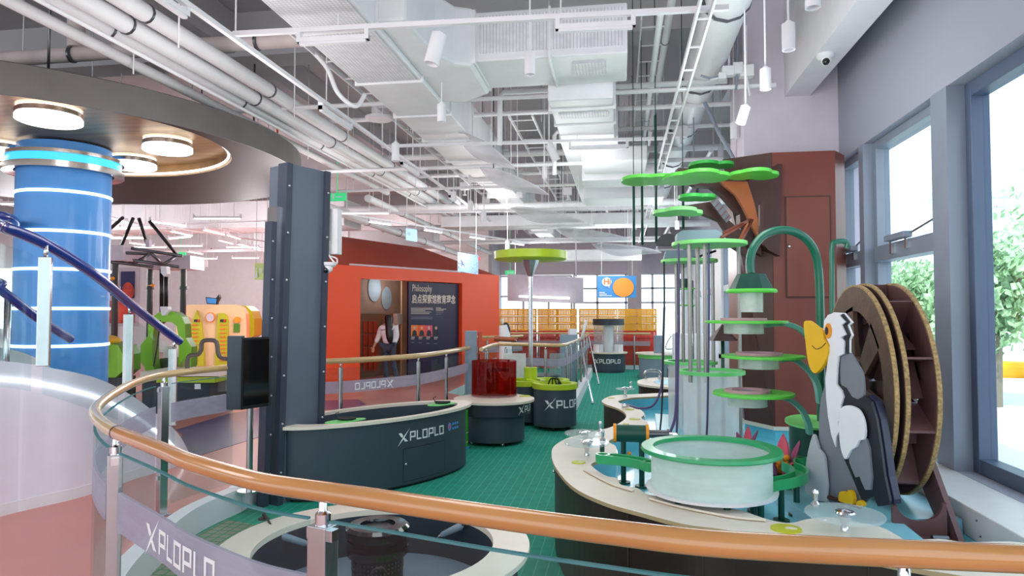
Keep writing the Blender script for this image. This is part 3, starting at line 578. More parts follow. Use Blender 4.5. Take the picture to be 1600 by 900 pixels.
# camera domes
def dome(c, label, down=True):
    t = thing('security_camera', label, 'security camera', c); m = MB(); m.lathe([(.0001, 0), (.075, 0), (.072, -.03), (.05, -.05), (.0001, -.05)], c, 24); m.build('base', 'white', t)
    m = MB(); m.sphere((c[0], c[1]-.02, c[2]-.065), .045, 12); m.build('eyeball', 'white', t); m = MB(); m.sphere((c[0]-.01, c[1]-.045, c[2]-.08), .032, 12); m.build('lens', 'blackgloss', t)
c = P(1290, 85, z=3.9); dome((c.x, c.y, 3.9), 'white dome camera with black lens under the ceiling beam')
c = P(514, 410, d=6.9); dome(tuple(c), 'small white camera hanging beside the dark steel fin'); pipe('cable', 'white looping cable over the small camera by the fin', spl([P(515, 376, d=6.95), P(513, 396, d=6.9), P(525, 412, d=6.9), P(526, 404, d=6.95), P(514, 400, d=6.95)], 6), .008)
m = MB(); a = P(513, 330, d=6.95); m.b2((a.x-.02, a.y, P(513, 397, d=6.95).z), (a.x+.1, a.y+.12, P(513, 326, d=6.95).z)); m.build('equipment_box', 'white', bevel=.006, label='tall white equipment box fixed behind the dark steel fin', cat='equipment box')
# exit signs
for px, py, d, w in [(527, 308, 12, 'near the dark steel fin'), (282, 398, 19, 'over the machine gantry'), (797, 426, 22, 'beyond the orange house')]:
    c = P(px, py, d=d); m = MB(); m.box(c, (.32, .04, .14)); m.tube([c, (c.x, c.y, 5.3)], .008, 6); t = m.build('exit_sign', 'exitgreen', label='small green lit exit sign '+w, cat='exit sign')
    q = MB(); q.box((c.x-.06, c.y-.03, c.z), (.03, .01, .08)); q.sphere((c.x-.06, c.y-.03, c.z+.05), .015, 6); q.box((c.x+.05, c.y-.03, c.z), (.12, .01, .015)); q.build('pictogram', 'logowhite', t)

t = thing('conduit_cluster', 'cluster of small boxes and bent conduits high on the wall by the white column', 'conduit', P(1150, 112, d=7.0))
for px, py, w_, h_ in [(1137, 112, .12, .1), (1152, 108, .1, .12), (1166, 112, .14, .12), (1128, 120, .08, .07)]:
    c = P(px, py, d=7.0); m = MB(); m.box(c, (w_, .1, h_)); m.build('box', 'pipe', t, bevel=.006)
for k, (a, b, c_) in enumerate([((1137, 60), (1137, 112), (1110, 125)), ((1152, 50), (1152, 108), (1150, 140)), ((1166, 40), (1166, 112), (1172, 150)), ((1128, 118), (1112, 122), (1095, 118))]):
    m = MB(); m.tube(spl([P(*a, d=7.0), P(*b, d=7.0), P(*c_, d=7.0)], 6), .012, 8); m.build('bent_conduit', 'frame' if k % 2 else 'pipe', t)
# ================================================================ CANOPY, BLUE COLUMN
cz = 3.4; CO = Vector((-7.07, 7.2, 0)); RO = 3.13; CI = Vector((-6.04, 6.37, 0)); RI = 1.82; CC = Vector((-6.46, 7.07, 0)); RC = .48
t = thing('round_canopy', 'large round metal canopy hanging around the blue column', 'canopy', (CO.x, CO.y, cz))
n = 96; vs = []
for i in range(n):
    a = 2*math.pi*i/n; d_ = Vector((math.cos(a), math.sin(a), 0)); vs += [CI+d_*RI+Vector((0, 0, cz)), CO+d_*RO+Vector((0, 0, cz))]
m = MB(); m.add(vs, [(2*i, 2*i+1, 2*((i+1) % n)+1, 2*((i+1) % n)) for i in range(n)]); so = m.build('soffit', 'soffit', t)
md = so.modifiers.new('th', 'SOLIDIFY'); md.thickness = .01
m = MB(); m.lathe([(RO, cz-.012), (RO+.015, cz-.012), (RO+.015, cz+.26), (RO, cz+.27), (RO-.3, cz+.3), (.001, cz+.32)], CO, 96); m.build('fascia', 'fascia', t)
m = MB(); m.lathe([(RI, cz), (RI, cz+.14), (.001, cz+.14)], CI, 96); m.build('recessed_disc', 'brushed', t)
m = MB(); m.tube([CI+Vector((math.cos(2*math.pi*i/72)*(RI-.03), math.sin(2*math.pi*i/72)*(RI-.03), cz+.03)) for i in range(72)], .016, 6, closed=True); m.build('led_strip', 'led', t)
for i in range(6):
    a = i*math.pi/3+.3; m = MB(); c = CO+Vector((math.cos(a)*2.6, math.sin(a)*2.6, 0)); m.tube([c+Vector((0, 0, cz+.28)), c+Vector((0, 0, 5.3))], .012, 6); m.build('hanger_rod', 'darksteel', t)
for px, py, d, r, w in [(77, 190, 6.5, .28, 'nearest, above the blue column collar'), (262, 236, 7.4, .26, 'right one of the canopy'), (208, 262, 8.4, .27, 'farther one right of the blue column'), (0, 243, 7.9, .3, 'at the left edge of the picture')]:
    c = P(px, py, z=cz+.02); t = thing('round_ceiling_lamp', 'round white ceiling lamp under the canopy, '+w, 'ceiling lamp', c)
    m = MB(); m.lathe([(r*.97, .1), (r, .09), (r, .05), (r*.97, .045)], c, 40); m.build('rim', 'steel', t)
    m = MB(); m.lathe([(.001, .11), (r*.96, .11), (r*.96, .04), (r, .035), (r, .0), (r*.93, -.01), (.001, -.015)], c, 40); m.build('diffuser', 'lamp', t)
t = thing('blue_column', 'glossy blue round column ringed with white light strips', 'column', (CC.x, CC.y, 0))
m = MB(); m.lathe([(RC, 0), (RC, cz+.12)], CC, 64); m.build('shaft', 'bluecol', t)
d = 8.08
for py in (297, 360, 420, 482, 541):
    z = 1.6+(487-py)*7.6/1067; m = MB(); m.lathe([(RC, z-.018), (RC+.012, z-.014), (RC+.012, z+.014), (RC, z+.018)], CC, 64); m.build('light_ring', 'ledblue', t)
z0 = 3.2
m = MB(); m.lathe([(RC+.02, z0+.02), (RC+.13, z0), (RC+.13, z0+.07), (RC+.02, z0+.075)], CC, 64); m.build('collar', 'steel', t)
m = MB(); m.lathe([(RC+.1, z0+.075), (RC+.1, z0+.16)], CC, 64); m.build('cyan_light_band', 'cyanled', t)
m = MB(); m.lathe([(RC+.02, z0+.16), (RC+.13, z0+.16), (RC+.13, z0+.2), (RC+.02, z0+.2)], CC, 64); m.build('upper_collar', 'steel', t)
# ================================================================ SPIRAL RAMP WALL
wpx = [(0, 803, 565), (30, 796, 568), (60, 789, 573), (100, 780, 581), (145, 767, 594), (200, 748, 622), (245, 735, 655), (270, 727, 680), (284, 722, 704)]
W3 = []
for px, pb, pt in wpx:
    b = P(px, pb, z=0); r = ray(px, pt); k = math.hypot(b.x, b.y)/math.hypot(r.x, r.y); W3.append(Vector((b.x, b.y, 1.6+r.z*k)))
W3 = [Vector((-5.35, 3.3, 1.42)), Vector((-5.0, 4.1, 1.3))]+W3
wp = spl(W3, 6)
t = thing('spiral_ramp_wall', 'curved white wall of the spiral stair sinking towards the floor', 'stair wall', (-4.8, 5.2, 0))
m = MB(); m.strip(wp, 0, 1, .14, zf1=lambda i: wp[i].z); m.build('wall_panel', 'rampwhite', t)
m = MB(); m.strip(wp, 0, .09, .155); m.build('skirting', 'white', t)
m = MB(); off = [Vector((p.x+.085, p.y-.02, p.z)) for p in wp]; m.strip(off[4:-3], 0, 1, .012, zf0=lambda i: off[i+4].z-.15-.0008*i, zf1=lambda i: off[i+4].z-.125-.0008*i); m.build('led_strip', 'led', t)
# inner stair wall
ip = spl([(-6.3, 4.6, 1.55), (-5.9, 5.2, 1.35), (-5.75, 5.8, 1.2), (-5.9, 6.4, .9), (-6.1, 6.9, .5)], 5)
m = MB(); m.strip(ip, 0, 1, .1, zf1=lambda i: ip[i].z); m.build('stair_inner_wall', 'white', label='inner white wall of the spiral stair seen through its glass', cat='stair wall')
# blue stair railing
def rail_thing(name, label, path, r, m_, posts, glass_, top, hfun, cat='railing'):
    pass
def atdist(px, py, k):
    r = ray(px, py); q = k/math.hypot(r.x, r.y); return Vector((0, 0, 1.6))+r*q
t = thing('stair_railing', 'blue-topped glass railing curving down the spiral stair', 'railing', (-4.9, 5.2, 1.0))
rp_ = spl([Vector((-5.45, 3.1, 2.5)), atdist(-60, 338, 5.0), atdist(0, 353, 5.42), atdist(72, 382, 5.65), atdist(150, 431, 6.08), atdist(205, 476, 6.7), atdist(245, 507, 7.1), atdist(281, 534, 7.35)], 8)
m = MB(); m.tube(rp_, .038, 14); m.build('handrail', 'navy', t)
for px, pt, pb, k, w in [(72, 388, 567, 5.62, .05), (203, 480, 598, 6.75, .05), (272, 535, 660, 7.3, .05), (20, 372, 570, 5.45, .02)]:
    if w < .03: continue
    a = atdist(px, pt, k); b = atdist(px-5, pb+5, k); m = MB(); m.box(((a.x+b.x)/2, (a.y+b.y)/2, (a.z-.06+b.z)/2), (.075, .05, a.z-.06-b.z), rz=.5); po = m.build('post', 'steel', t, bevel=.004)
    m = MB(); m.tube([(a.x, a.y, a.z-.07), (a.x, a.y, a.z+.03)], .014, 10); m.build('post_pin', 'chrome', po)
gp = [v for v in rp_ if True]
def glasspanel(i0, i1):
    seg = rp_[i0:i1]; m = MB()
    m.strip(seg, 0, 1, .012, zf0=lambda i: seg[i].z-1.02, zf1=lambda i: seg[i].z-.11); m.build('glass_panel', 'glass', t)
glasspanel(8, 23); glasspanel(24, 38); glasspanel(39, 55)
rp2 = spl([Vector((-6.4, 4.5, 2.05)), atdist(-20, 438, 7.4), atdist(0, 452, 7.3), atdist(60, 498, 7.6), atdist(110, 530, 8.0)], 8)
t = thing('stair_railing', 'second blue handrail lower down behind the nearer stair glass', 'railing', (-6.4, 5.5, 1.0)); m = MB(); m.tube(rp2, .04, 12); m.build('handrail', 'navy', t)
m = MB(); m.strip(rp2, 0, 1, .012, zf0=lambda i: rp2[i].z-.9, zf1=lambda i: rp2[i].z-.1); m.build('glass_panel', 'glass', t)
m = MB(); a = atdist(12, 465, 7.35); m.tube([(a.x, a.y, a.z), (a.x, a.y, a.z-1)], .025, 10); m.build('post', 'steel', t)
rp3 = spl([atdist(-40, 335, 8.5), atdist(0, 337, 8.6), atdist(20, 343, 8.8), atdist(24, 350, 9.2), atdist(8, 354, 9.6), atdist(-30, 352, 9.6)], 8)
m = MB(); m.tube(rp3, .045, 12); m.build('blue_rail_loop', 'navy', label='blue loop of handrail turning back at the upper left edge', cat='railing')
# ================================================================ NEAR CURVED RAILING
RP = [(372, 573), (300, 580), (243, 588), (206, 600), (175, 617), (153, 634), (149, 647), (160, 662), (183, 676), (224, 692), (262, 707), (300, 723), (400, 751.5), (500, 767.5), (600, 782), (700, 797), (800, 811.5), (950, 831), (1100, 848), (1300, 860), (1600, 873.5), (1800, 880)]
rl = spl([P(a, b, z=1.1) for a, b in RP], 6)
t = thing('curved_railing', 'big curved railing with orange wooden handrail nearest the camera', 'railing', (-1.5, 2.6, 0))
m = MB(); m.tube(rl[:49], .0275, 18); m.build('handrail', 'railpale', t, label='paler far end of the wooden handrail')
m = MB(); m.tube(rl[48:], .0285, 18); m.build('handrail', 'railwood', t)
m = MB(); m.tube([rl[48]-(rl[49]-rl[48])*.15, rl[48]+(rl[49]-rl[48])*.15], .0292, 18); m.build('rail_joint', 'black', t)
m = MB(); m.smooth = True; m.sphere(rl[0], .0275, 10); m.build('end_cap', 'railpale', t)
def rpost(px, py, r=.028, stub=True):
    a = P(px, py, z=1.1); return a
def near_post(px, py, ang, half=False):
    a = P(px, py, z=1.1); m = MB(); m.box((a.x, a.y, .505), (.064, .056, 1.01), rz=ang); po = m.build('post', 'steel', t, bevel=.003)
    m = MB(); m.lathe([(.0001, 1.01), (.022, 1.01), (.022, 1.04), (.015, 1.045), (.012, 1.05), (.012, 1.09), (.0001, 1.09)], (a.x, a.y, 0), 20); m.build('post_head', 'chrome', po)
    m = MB(); R = Matrix.Rotation(ang, 3, 'Z')
    for s_ in (-1, 1):
        for zz in (.985, .3): m = MB(); m.box(Vector((a.x, a.y, zz))+R@Vector((s_*.038, 0, 0)), (.014, .03, .03), rz=ang); m.build('glass_clamp', 'chrome', po)
    m = MB(); m.box((a.x, a.y, .006), (.12, .1, .012), rz=ang); m.build('foot_plate', 'steel', po)
near_post(181, 675, -.9); near_post(505, 768, -.3); near_post(1412, 865, .1); near_post(256, 586, 1.2)
pth = [v for v in rl]
def rail_glass(i0, i1, ends=True):
    seg = pth[i0:i1]; m = MB(); m.strip(seg, .06, 1.02, .012); g = m.build('glass_panel', 'glass', t)
    m = MB(); m.strip(seg, 1.018, 1.024, .0125); m.build('polished_edge', 'glassedge', g)
    m = MB(); m.strip(seg, .71, .865, .0135); m.build('frosted_band', 'frosted', g); return g, seg
rail_glass(1, 10); rail_glass(12, 46); g1, s1 = rail_glass(49, 78); g2, s2 = rail_glass(79, 116); rail_glass(118, 127)
def along(seg, sgn=1):
    L_ = [0]
    for i in range(len(seg)-1): L_.append(L_[-1]+(Vector(v2(seg[i+1]))-Vector(v2(seg[i]))).length)
    def f(s, off=0):
        s = max(0, min(L_[-1]-1e-4, s)); i = next(k for k in range(len(L_)-1) if L_[k+1] >= s); q = (s-L_[i])/(L_[i+1]-L_[i]); p = seg[i].lerp(seg[i+1], q)
        d_ = (seg[i+1]-seg[i]); nn = Vector((-d_.y, d_.x, 0)).normalized(); return Vector((p.x, p.y, 0))+nn*off
    return f, L_[-1]
f1, l1 = along(s1)
logo(lambda u, v: f1(.34+u, -.009)+Vector((0, 0, .735+v)), .088, g1)
f2, l2 = along(pth[1:10]); logo(lambda u, v: f2(l2-.15-u*.8, -.009)+Vector((0, 0, .75+v)), .075, t)
# ================================================================ DARK STEEL FIN
bx = Vector((-3.13, 6.2, -.2)); U_ = Vector((math.cos(.7), math.sin(.7), 0)).normalized(); ax0 = P(434, 789, z=-.2); ax1 = P(497, 771, z=-.2); U_ = (ax1-ax0); wid = U_.length; U_.normalize(); N_ = Vector((U_.y, -U_.x, 0)); top = 3.02; lean = U_*.07
def finbox(mb, u0, u1, n0, n1, z0=-.2, z1=top):
    b = [ax0+U_*u0+N_*n0, ax0+U_*u1+N_*n0, ax0+U_*u1+N_*n1, ax0+U_*u0+N_*n1]; vs = []
    for z in (z0, z1):
        for p in b: vs.append(Vector((p.x, p.y, z))+lean*((z+.2)/3.2))
    mb.add(vs, [(0, 1, 2, 3), (4, 5, 6, 7), (0, 1, 5, 4), (1, 2, 6, 5), (2, 3, 7, 6), (3, 0, 4, 7)])
t = thing('steel_fin', 'tall dark grey steel fin column behind the curved railing', 'steel column', ax0+U_*wid/2)
m = MB(); finbox(m, .03, wid-.03, -.3, 0); m.build('front_panel', 'fin', t)
m = MB(); finbox(m, -.03, .035, -.1, .03); finbox(m, .035, .045, -.1, .02); m.build('edge_channel', 'finedge', t); m = MB(); finbox(m, wid-.035, wid+.03, -.1, .03); m.build('edge_channel', 'finedge', t)
m = MB(); finbox(m, -.13, -.07, -.14, -.04, z1=2.45); m.build('rear_channel', 'finedge', t)
m = MB(); finbox(m, -.06, -.03, -.2, -.06, z1=2.6); m.build('mirror_strip', 'steel', t)
m = MB()
for k in range(7):
    for u in (0, wid):
        z = .1+k*.45; c = ax0+U_*u+N_*.032+lean*((z+.2)/3.2); m.sphere((c.x, c.y, z), .011, 6)
    c = ax0+U_*-.095+N_*-.018+lean*.3; m.sphere((c.x, c.y, .1+k*.36), .009, 6)
m.build('screws', 'screw', t)
# wall tablet post beside railing end
t = thing('display_pillar', 'slim grey pillar holding the pale handrail end and a glass-fronted screen', 'display stand', P(372, 700, z=0))
a = P(358, 524, d=6.15); b = P(380, 524, d=6.1); m = MB(); za = P(370, 525, d=6.1).z; zb = P(370, 640, d=6.1).z; m.box(((a.x+b.x)/2, (a.y+b.y)/2, (za+zb)/2), (.13, .07, za-zb), rz=.15); m.build('pillar', 'slate', t, bevel=.004)
t = thing('info_screen', 'black framed screen on a steel pole beside the slim grey pillar', 'screen', P(390, 765, z=0))
a = P(378, 526, d=6.0); b = P(420, 530, d=6.25); zt = P(400, 527, d=6.1).z; zb = P(395, 638, d=6.1).z
m = MB(); m.slab([(a.x, a.y, zb), (b.x, b.y, zb), (b.x, b.y, zt), (a.x, a.y, zt)], (.0, .04, 0)); m.build('bezel', 'black', t)
U2 = Vector((b.x-a.x, b.y-a.y, 0)).normalized(); N2 = Vector((U2.y, -U2.x, 0)); m = MB(); L2 = (b-a).length
q0 = Vector((a.x, a.y, 0))+N2*.004
m.slab([q0+U2*.02+Vector((0, 0, zb+.03)), q0+U2*(L2-.0)+Vector((0, 0, zb+.03)), q0+U2*(L2)+Vector((0, 0, zt-.02)), q0+U2*.02+Vector((0, 0, zt-.02))], -N2*.003); m.build('screen_glass', 'blackgloss', t)
c = P(388, 640, d=6.12); m = MB(); m.tube([(c.x, c.y+.03, 0), (c.x, c.y+.03, zb)], .028, 16); m.build('pole', 'steel', t); m = MB(); m.disc((c.x, c.y+.03, 0), .1, 0, .012, 24); m.build('foot_plate', 'steel', t)
# ================================================================ FAR RAILING
def far_rail(label, pts, z, posts, post_r=.026, logo_at=None, zb=-.0, flip=True, mwood='railpale'):
    pa = spl([Vector((a, b, z)) for a, b in pts], 6); t = thing('glass_railing', label, 'railing', (pts[0][0], pts[0][1], 0)); m = MB(); m.tube(pa, .034, 14); m.build('handrail', mwood, t)
    f, L_ = along(pa)
    for k in posts:
        c = f(L_*k); m = MB(); m.tube([(c.x, c.y, zb), (c.x, c.y, z-.08)], post_r, 14); po = m.build('post', 'steel', t); m = MB(); m.tube([(c.x, c.y, z-.08), (c.x, c.y, z-.02)], .012, 8); m.build('post_pin', 'chrome', po)
    ks = [0]+[k for k in posts]+[1]
    for a, b in zip(ks[:-1], ks[1:]):
        if b-a < .04: continue
        seg = [f(L_*(a+(b-a)*(.02+.96*i/8))) for i in range(9)]; m = MB(); m.strip(seg, zb+.06, z-.08, .012); g = m.build('glass_panel', 'glass', t)
        m = MB(); m.strip(seg, z-.38, z-.24, .014); m.build('frosted_band', 'frosted', g)
    return t, f, L_
t, f, L_ = far_rail('glass railing with pale wooden rail behind the oval table', [v2(P(a, b, z=1.02)) for a, b in [(500, 565), (550, 563), (600, 560), (640, 557), (670, 554), (705, 548.5), (733, 543.5)]], 1.02, [.07, .42, .68])
logo(lambda u, v: f(.42+u, -.012)+Vector((0, 0, .665+v)), .085, t, flip=True)
far_rail('short glass railing with pale rail right of the grey kiosk pillar', [v2(P(a, b, z=1.0)) for a, b in [(752, 546), (764, 541), (776, 538)]], 1.0, [.4])
far_rail('glass railing with pale rail crossing behind the lime table', [v2(P(a, b, z=1.0)) for a, b in [(778, 537.5), (830, 538.5), (875, 539.5)]]+[(-.96, 13.2), (-.9, 15), (-.87, 19)], 1.0, [.02, .12, .2, .28, .42, .56, .7, .84], zb=-.2)
far_rail('far glass railing with pale rail before the red crates', [(-4.0, 21.2), (-2.5, 21.55), (.9, 21.6)], .92, [.1, .3, .5, .7, .9], zb=-.2)
far_rail('short far glass railing beside the orange house corner', [(-3.5, 16.3), (-2.9, 16.7), (-2.5, 17.4)], .98, [.2, .7], zb=-.2)
m = MB(); m.b2((-.96, 12.6, -.2), (-.8, 19.4, .02)); struct(m, 'trim_40', 'white')
for i, (y, w) in enumerate([(13.4, 'nearer'), (17.0, 'farther')]):
    m = MB(); m.tube([(-.84, y+.9, .95), (-.55, y, -.15)], .02, 10); m.sphere((-.55, y, -.17), .03, 8); m.build('brace_strut', 'steel', label=w+' slanting steel brace leaning on the right side of the glass railing', cat='brace')
# grey kiosk pillar
t = thing('kiosk_pillar', 'grey blue kiosk pillar between the two glass railings', 'kiosk', P(738, 633, d=11)); a = P(735, 516, d=11)
m = MB(); m.box((a.x, a.y+.05, .64), (.19, .2, 1.3), rz=.2); m.build('cabinet', 'counter', t, bevel=.004)
m = MB(); m.box((a.x+.125, a.y+.08, .85), (.03, .16, .85), rz=.2); m.build('side_screen', 'black', t); m = MB(); m.box((a.x+.16, a.y+.02, 1.1), (.06, .03, .36), rz=.2); m.build('notice_sheet', 'lockerred', t)
# ================================================================ NEAR ROUND TABLE
G = -.2
C0 = Vector((-1.158, 3.148, 0)); R0 = .726; Ri = .559
t = thing('round_play_table', 'round white-rimmed table with dark basin nearest the camera', 'table', (C0.x, C0.y, G))
m = MB(); m.lathe([(Ri, .47), (R0, .47), (R0+.006, .475), (R0+.006, .497), (R0, .5), (Ri, .5), (Ri, .47)], C0, 80); m.build('rim', ['rim'], t)
m = MB(); m.lathe([(R0-.05, G+.06), (R0-.05, .47)], C0, 80); m.build('outer_wall', 'slate', t)
m = MB(); m.lathe([(Ri, .47), (Ri, .26)], C0, 80); m.build('inner_wall', 'slatedark', t); m = MB(); m.disc(C0, Ri+.01, .24, .26, 64); m.build('basin_floor', 'counter', t)
m = MB(); m.disc(C0, R0-.1, G, G+.06, 48); m.build('plinth', 'black', t)
q = MB(); gx = C0.x+.1; 
for i in range(7): q.b2((gx+.07*i, C0.y-.42, .262), (gx+.07*i+.012, C0.y+.12, .272))
for i in range(8): q.b2((gx, C0.y-.42+.075*i, .262), (gx+.44, C0.y-.42+.075*i+.012, .272))
q.build('green_grille', 'brickgreen', t)
a = P(338, 845, z=.4); m = MB(); m.box((C0.x-R0+.02, C0.y-.05, .12), (.05, .3, .5), rz=.25); m.build('access_door', 'black', t); m = MB(); m.box((C0.x-R0-.012, C0.y-.1, .25), (.015, .02, .1), rz=.25); m.build('door_handle', 'chrome', t)
def holegun(px, py, label, p2, p3):
    c = P(px, py, z=.5); t = thing('air_gun', label, 'tool', c); m = MB(); m.disc((c.x, c.y, .5), .03, 0, .004, 20); m.build('cable_grommet', 'black', t)
    a = P(*p2, z=.47); b = P(*p3, z=.40); m = MB(); m.tube(spl([(c.x, c.y, .5), (c.x, c.y, .53), ((c.x+a.x)/2, (c.y+a.y)/2, .5), a], 6), .006, 8); m.build('cable', 'cableblack', t)
    m = MB(); d = (b-a); m.tube([a, a+d*.1, a+d*.9, b], [.012, .02, .016, .012], 14); m.build('handle', 'counter', t); m = MB(); m.tube([b, b+d*.25], .006, 8); m.build('nozzle', 'steel', t)
holegun(412, 811, 'grey handle tool on a black cable at the left of the near round table', (432, 835), (480, 850))
holegun(738, 806, 'grey handle tool leaning in from the right of the near round table', (722, 821), (690, 836))
c = P(590, 868, z=.4); t = thing('air_blower', 'black perforated cylinder blower standing in the near round table', 'blower', (c.x, c.y, .26)); cc = (c.x, c.y, 0)
m = MB(); m.lathe([(.125, .262), (.125, .41)], cc, 48); m.build('perforated_body', 'black', t)
m = MB(); m.lathe([(.125, .41), (.148, .415), (.15, .45), (.135, .455), (.15, .46), (.15, .49), (.138, .495), (.152, .5), (.155, .54), (.14, .555), (.085, .556), (.08, .53), (.0001, .525)], cc, 48); m.build('flanged_top', 'blackgloss', t)
m = MB(); m.disc(cc, .078, .53, .54, 32); m.build('mesh_grille', 'darksteel', t)
m = MB()
for k in range(40):
    for j in range(3): a = 2*math.pi*k/40; m.box((c.x+.1255*math.cos(a), c.y+.1255*math.sin(a), .35+.02*j), (.004, .006, .006), rz=a)
m.build('vent_holes', 'darksteel', t)
c = P(598, 893, z=.5); pipe('cable', 'thin black cable loop on the near edge of the round table rim', spl([P(580, 897, z=.5), P(586, 890, z=.53), P(598, 888, z=.53), P(604, 898, z=.5)], 6), .005, 'cableblack', cat='cable')
# ================================================================ OVAL TABLE
OC = Vector((-2.56, 7.1, 0)); orz = math.atan2(.835, .55); oa, ob = 1.22, .5
t = thing('oval_play_table', 'long oval dark slate table with cream rim and wordmark', 'table', (OC.x, OC.y, G))
m = MB(); m.lathe([(.86, .49), (1.03, .49), (1.03, .52), (.86, .52), (.86, .49)], OC, 96, sx=oa, sy=ob, rz=orz); m.build('rim', 'rim', t)
m = MB(); m.lathe([(.93, G+.03), (.965, G+.03), (.965, .49)], OC, 96, sx=oa, sy=ob, rz=orz); m.build('outer_wall', 'slate', t)
m = MB(); m.lathe([(.87, .49), (.87, .2), (.001, .2)], OC, 96, sx=oa, sy=ob, rz=orz); m.build('inner_wall', 'slate', t)
m = MB(); m.lathe([(.92, G), (.92, G+.04)], OC, 96, sx=oa, sy=ob, rz=orz); m.build('plinth', 'black', t)
def onoval(a, z, k=1.006):
    x, y = oa*.965*k*math.cos(a), ob*.965*k*math.sin(a); return Vector((OC.x+x*math.cos(orz)-y*math.sin(orz), OC.y+x*math.sin(orz)+y*math.cos(orz), z))
def oval_uv(px, py, k=1.004):   # angle on the near side whose projection is at px
    best = None
    for i in range(400):
        a = -math.pi*1.0+math.pi*1.2*i/400; p = onoval(a, .3, k); c_, s_ = math.cos(TH), math.sin(TH)
        f_ = -s_*p.x+c_*p.y; r_ = c_*p.x+s_*p.y; x = 800+1067*r_/f_
        if best is None or abs(x-px) < best[0]:
            n_ = Vector((p.x, p.y, 0)).dot(p-OC)
            if n_ < 0 or abs(x-px) < 2: best = (abs(x-px), a, f_)
    return best[1], best[2]
def ovalmap(px0):
    a0, _ = oval_uv(px0, 0)
    tab = [(0, a0)]; s = 0; a = a0
    while s < 1.6 and a < 1.2:
        b = a+.01; s += (onoval(b, 0)-onoval(a, 0)).length; a = b; tab.append((s, a))
    def f(u, z, k=1.006):
        for (s0, b0), (s1, b1) in zip(tab[:-1], tab[1:]):
            if s1 >= u: return onoval(b0+(b1-b0)*(u-s0)/(s1-s0), z, k)
        return onoval(tab[-1][1], z, k)
    return f
fo = ovalmap(622); logo(lambda u, v: fo(max(0, u+.02), .27+v), .097, t)
fd = ovalmap(631); m = MB()
def ovalpatch(f, u0, u1, z0, z1, k, mb):
    n = 8
    for i in range(n):
        a, b = u0+(u1-u0)*i/n, u0+(u1-u0)*(i+1)/n; mb.add([f(a, z0, k), f(b, z0, k), f(b, z1, k), f(a, z1, k)], [(0, 1, 2, 3)])
ovalpatch(fd, 0, .62, -.14, .2, 1.003, m); dd = m.build('door_gap', 'black', t); m = MB(); ovalpatch(fd, .006, .614, -.134, .194, 1.005, m); dr = m.build('access_door', 'slate', t)
m = MB(); c = fd(.035, .04, 1.01); m.sphere(c, .014, 8); m.build('lock', 'chrome', dr)
fq = ovalmap(699); m = MB()
for (du, dz, r_, mm) in [(0, 0, .035, 0)]:
    pts = [fq(.01+.035+.035*math.cos(a), .33+.045*math.sin(a), 1.008) for a in [i*.52 for i in range(12)]]; m.add(pts, [tuple(range(12))])
m.build('round_emblem', 'bluecol', t)
m = MB(); pts = [fq(.01+.03+.02*math.cos(a), .33+.028*math.sin(a), 1.011) for a in [i*.7 for i in range(9)]]; m.add(pts, [tuple(range(9))]); m.build('emblem_flame', 'petal', t)
m = MB()
for k in range(2):
    for j in range(3): ovalpatch(fq, .1+.05*j, .135+.05*j, .34-.05*k, .365-.05*k, 1.008, m)
m.build('emblem_lettering', 'bluecol', t)
def control(px, py, label, rx, ry, ang, z=.52):
    c = P(px, py, z=z); t = thing('controller_plate', label, 'control plate', c); m = MB(); m.lathe([(.001, 0), (1, 0), (1, .008), (.001, .008)], (c.x, c.y, z), 32, sx=rx, sy=ry, rz=ang); m.build('plate', 'discgreen', t)
    m = MB(); m.tube([(c.x-.07, c.y-.03, z+.03), (c.x+.02, c.y, z+.02), (c.x+.1, c.y+.02, z+.03)], [.016, .022, .012], 12); m.build('grip', 'black', t); m = MB(); m.tube([(c.x-.07, c.y-.03, z+.03), (c.x-.09, c.y-.03, z+.08), (c.x-.06, c.y-.02, z+.09)], .005, 6); m.build('cable', 'cableblack', t)
control(690, 632, 'green plate with black grip at the far tip of the oval table', .2, .1, 1.0); control(540, 658, 'pale green plate with black grip at the near left of the oval table', .22, .09, .9)
# green bin beside oval table
c = P(724, 700, z=G); t = thing('green_pump', 'bright green cylinder pump standing on the carpet beside the oval table', 'pump', (c.x, c.y, G)); 
m = MB(); m.lathe([(.001, G), (.06, G), (.06, .32), (.001, .32)], (c.x, c.y, 0), 32); m.build('body', 'greenbin', t); m = MB()
for z in (-.12, 0): m.lathe([(.061, z), (.064, z), (.064, z+.012), (.061, z+.012)], (c.x, c.y, 0), 32)
m.build('band', 'cream', t); m = MB(); m.lathe([(.001, .4), (.05, .39), (.066, .36), (.066, .32), (.06, .31)], (c.x, c.y, 0), 32); m.build('cap', 'blackgloss', t); m = MB(); m.disc((c.x, c.y, 0), .08, G, G+.02, 24); m.build('foot', 'bluecol', t)
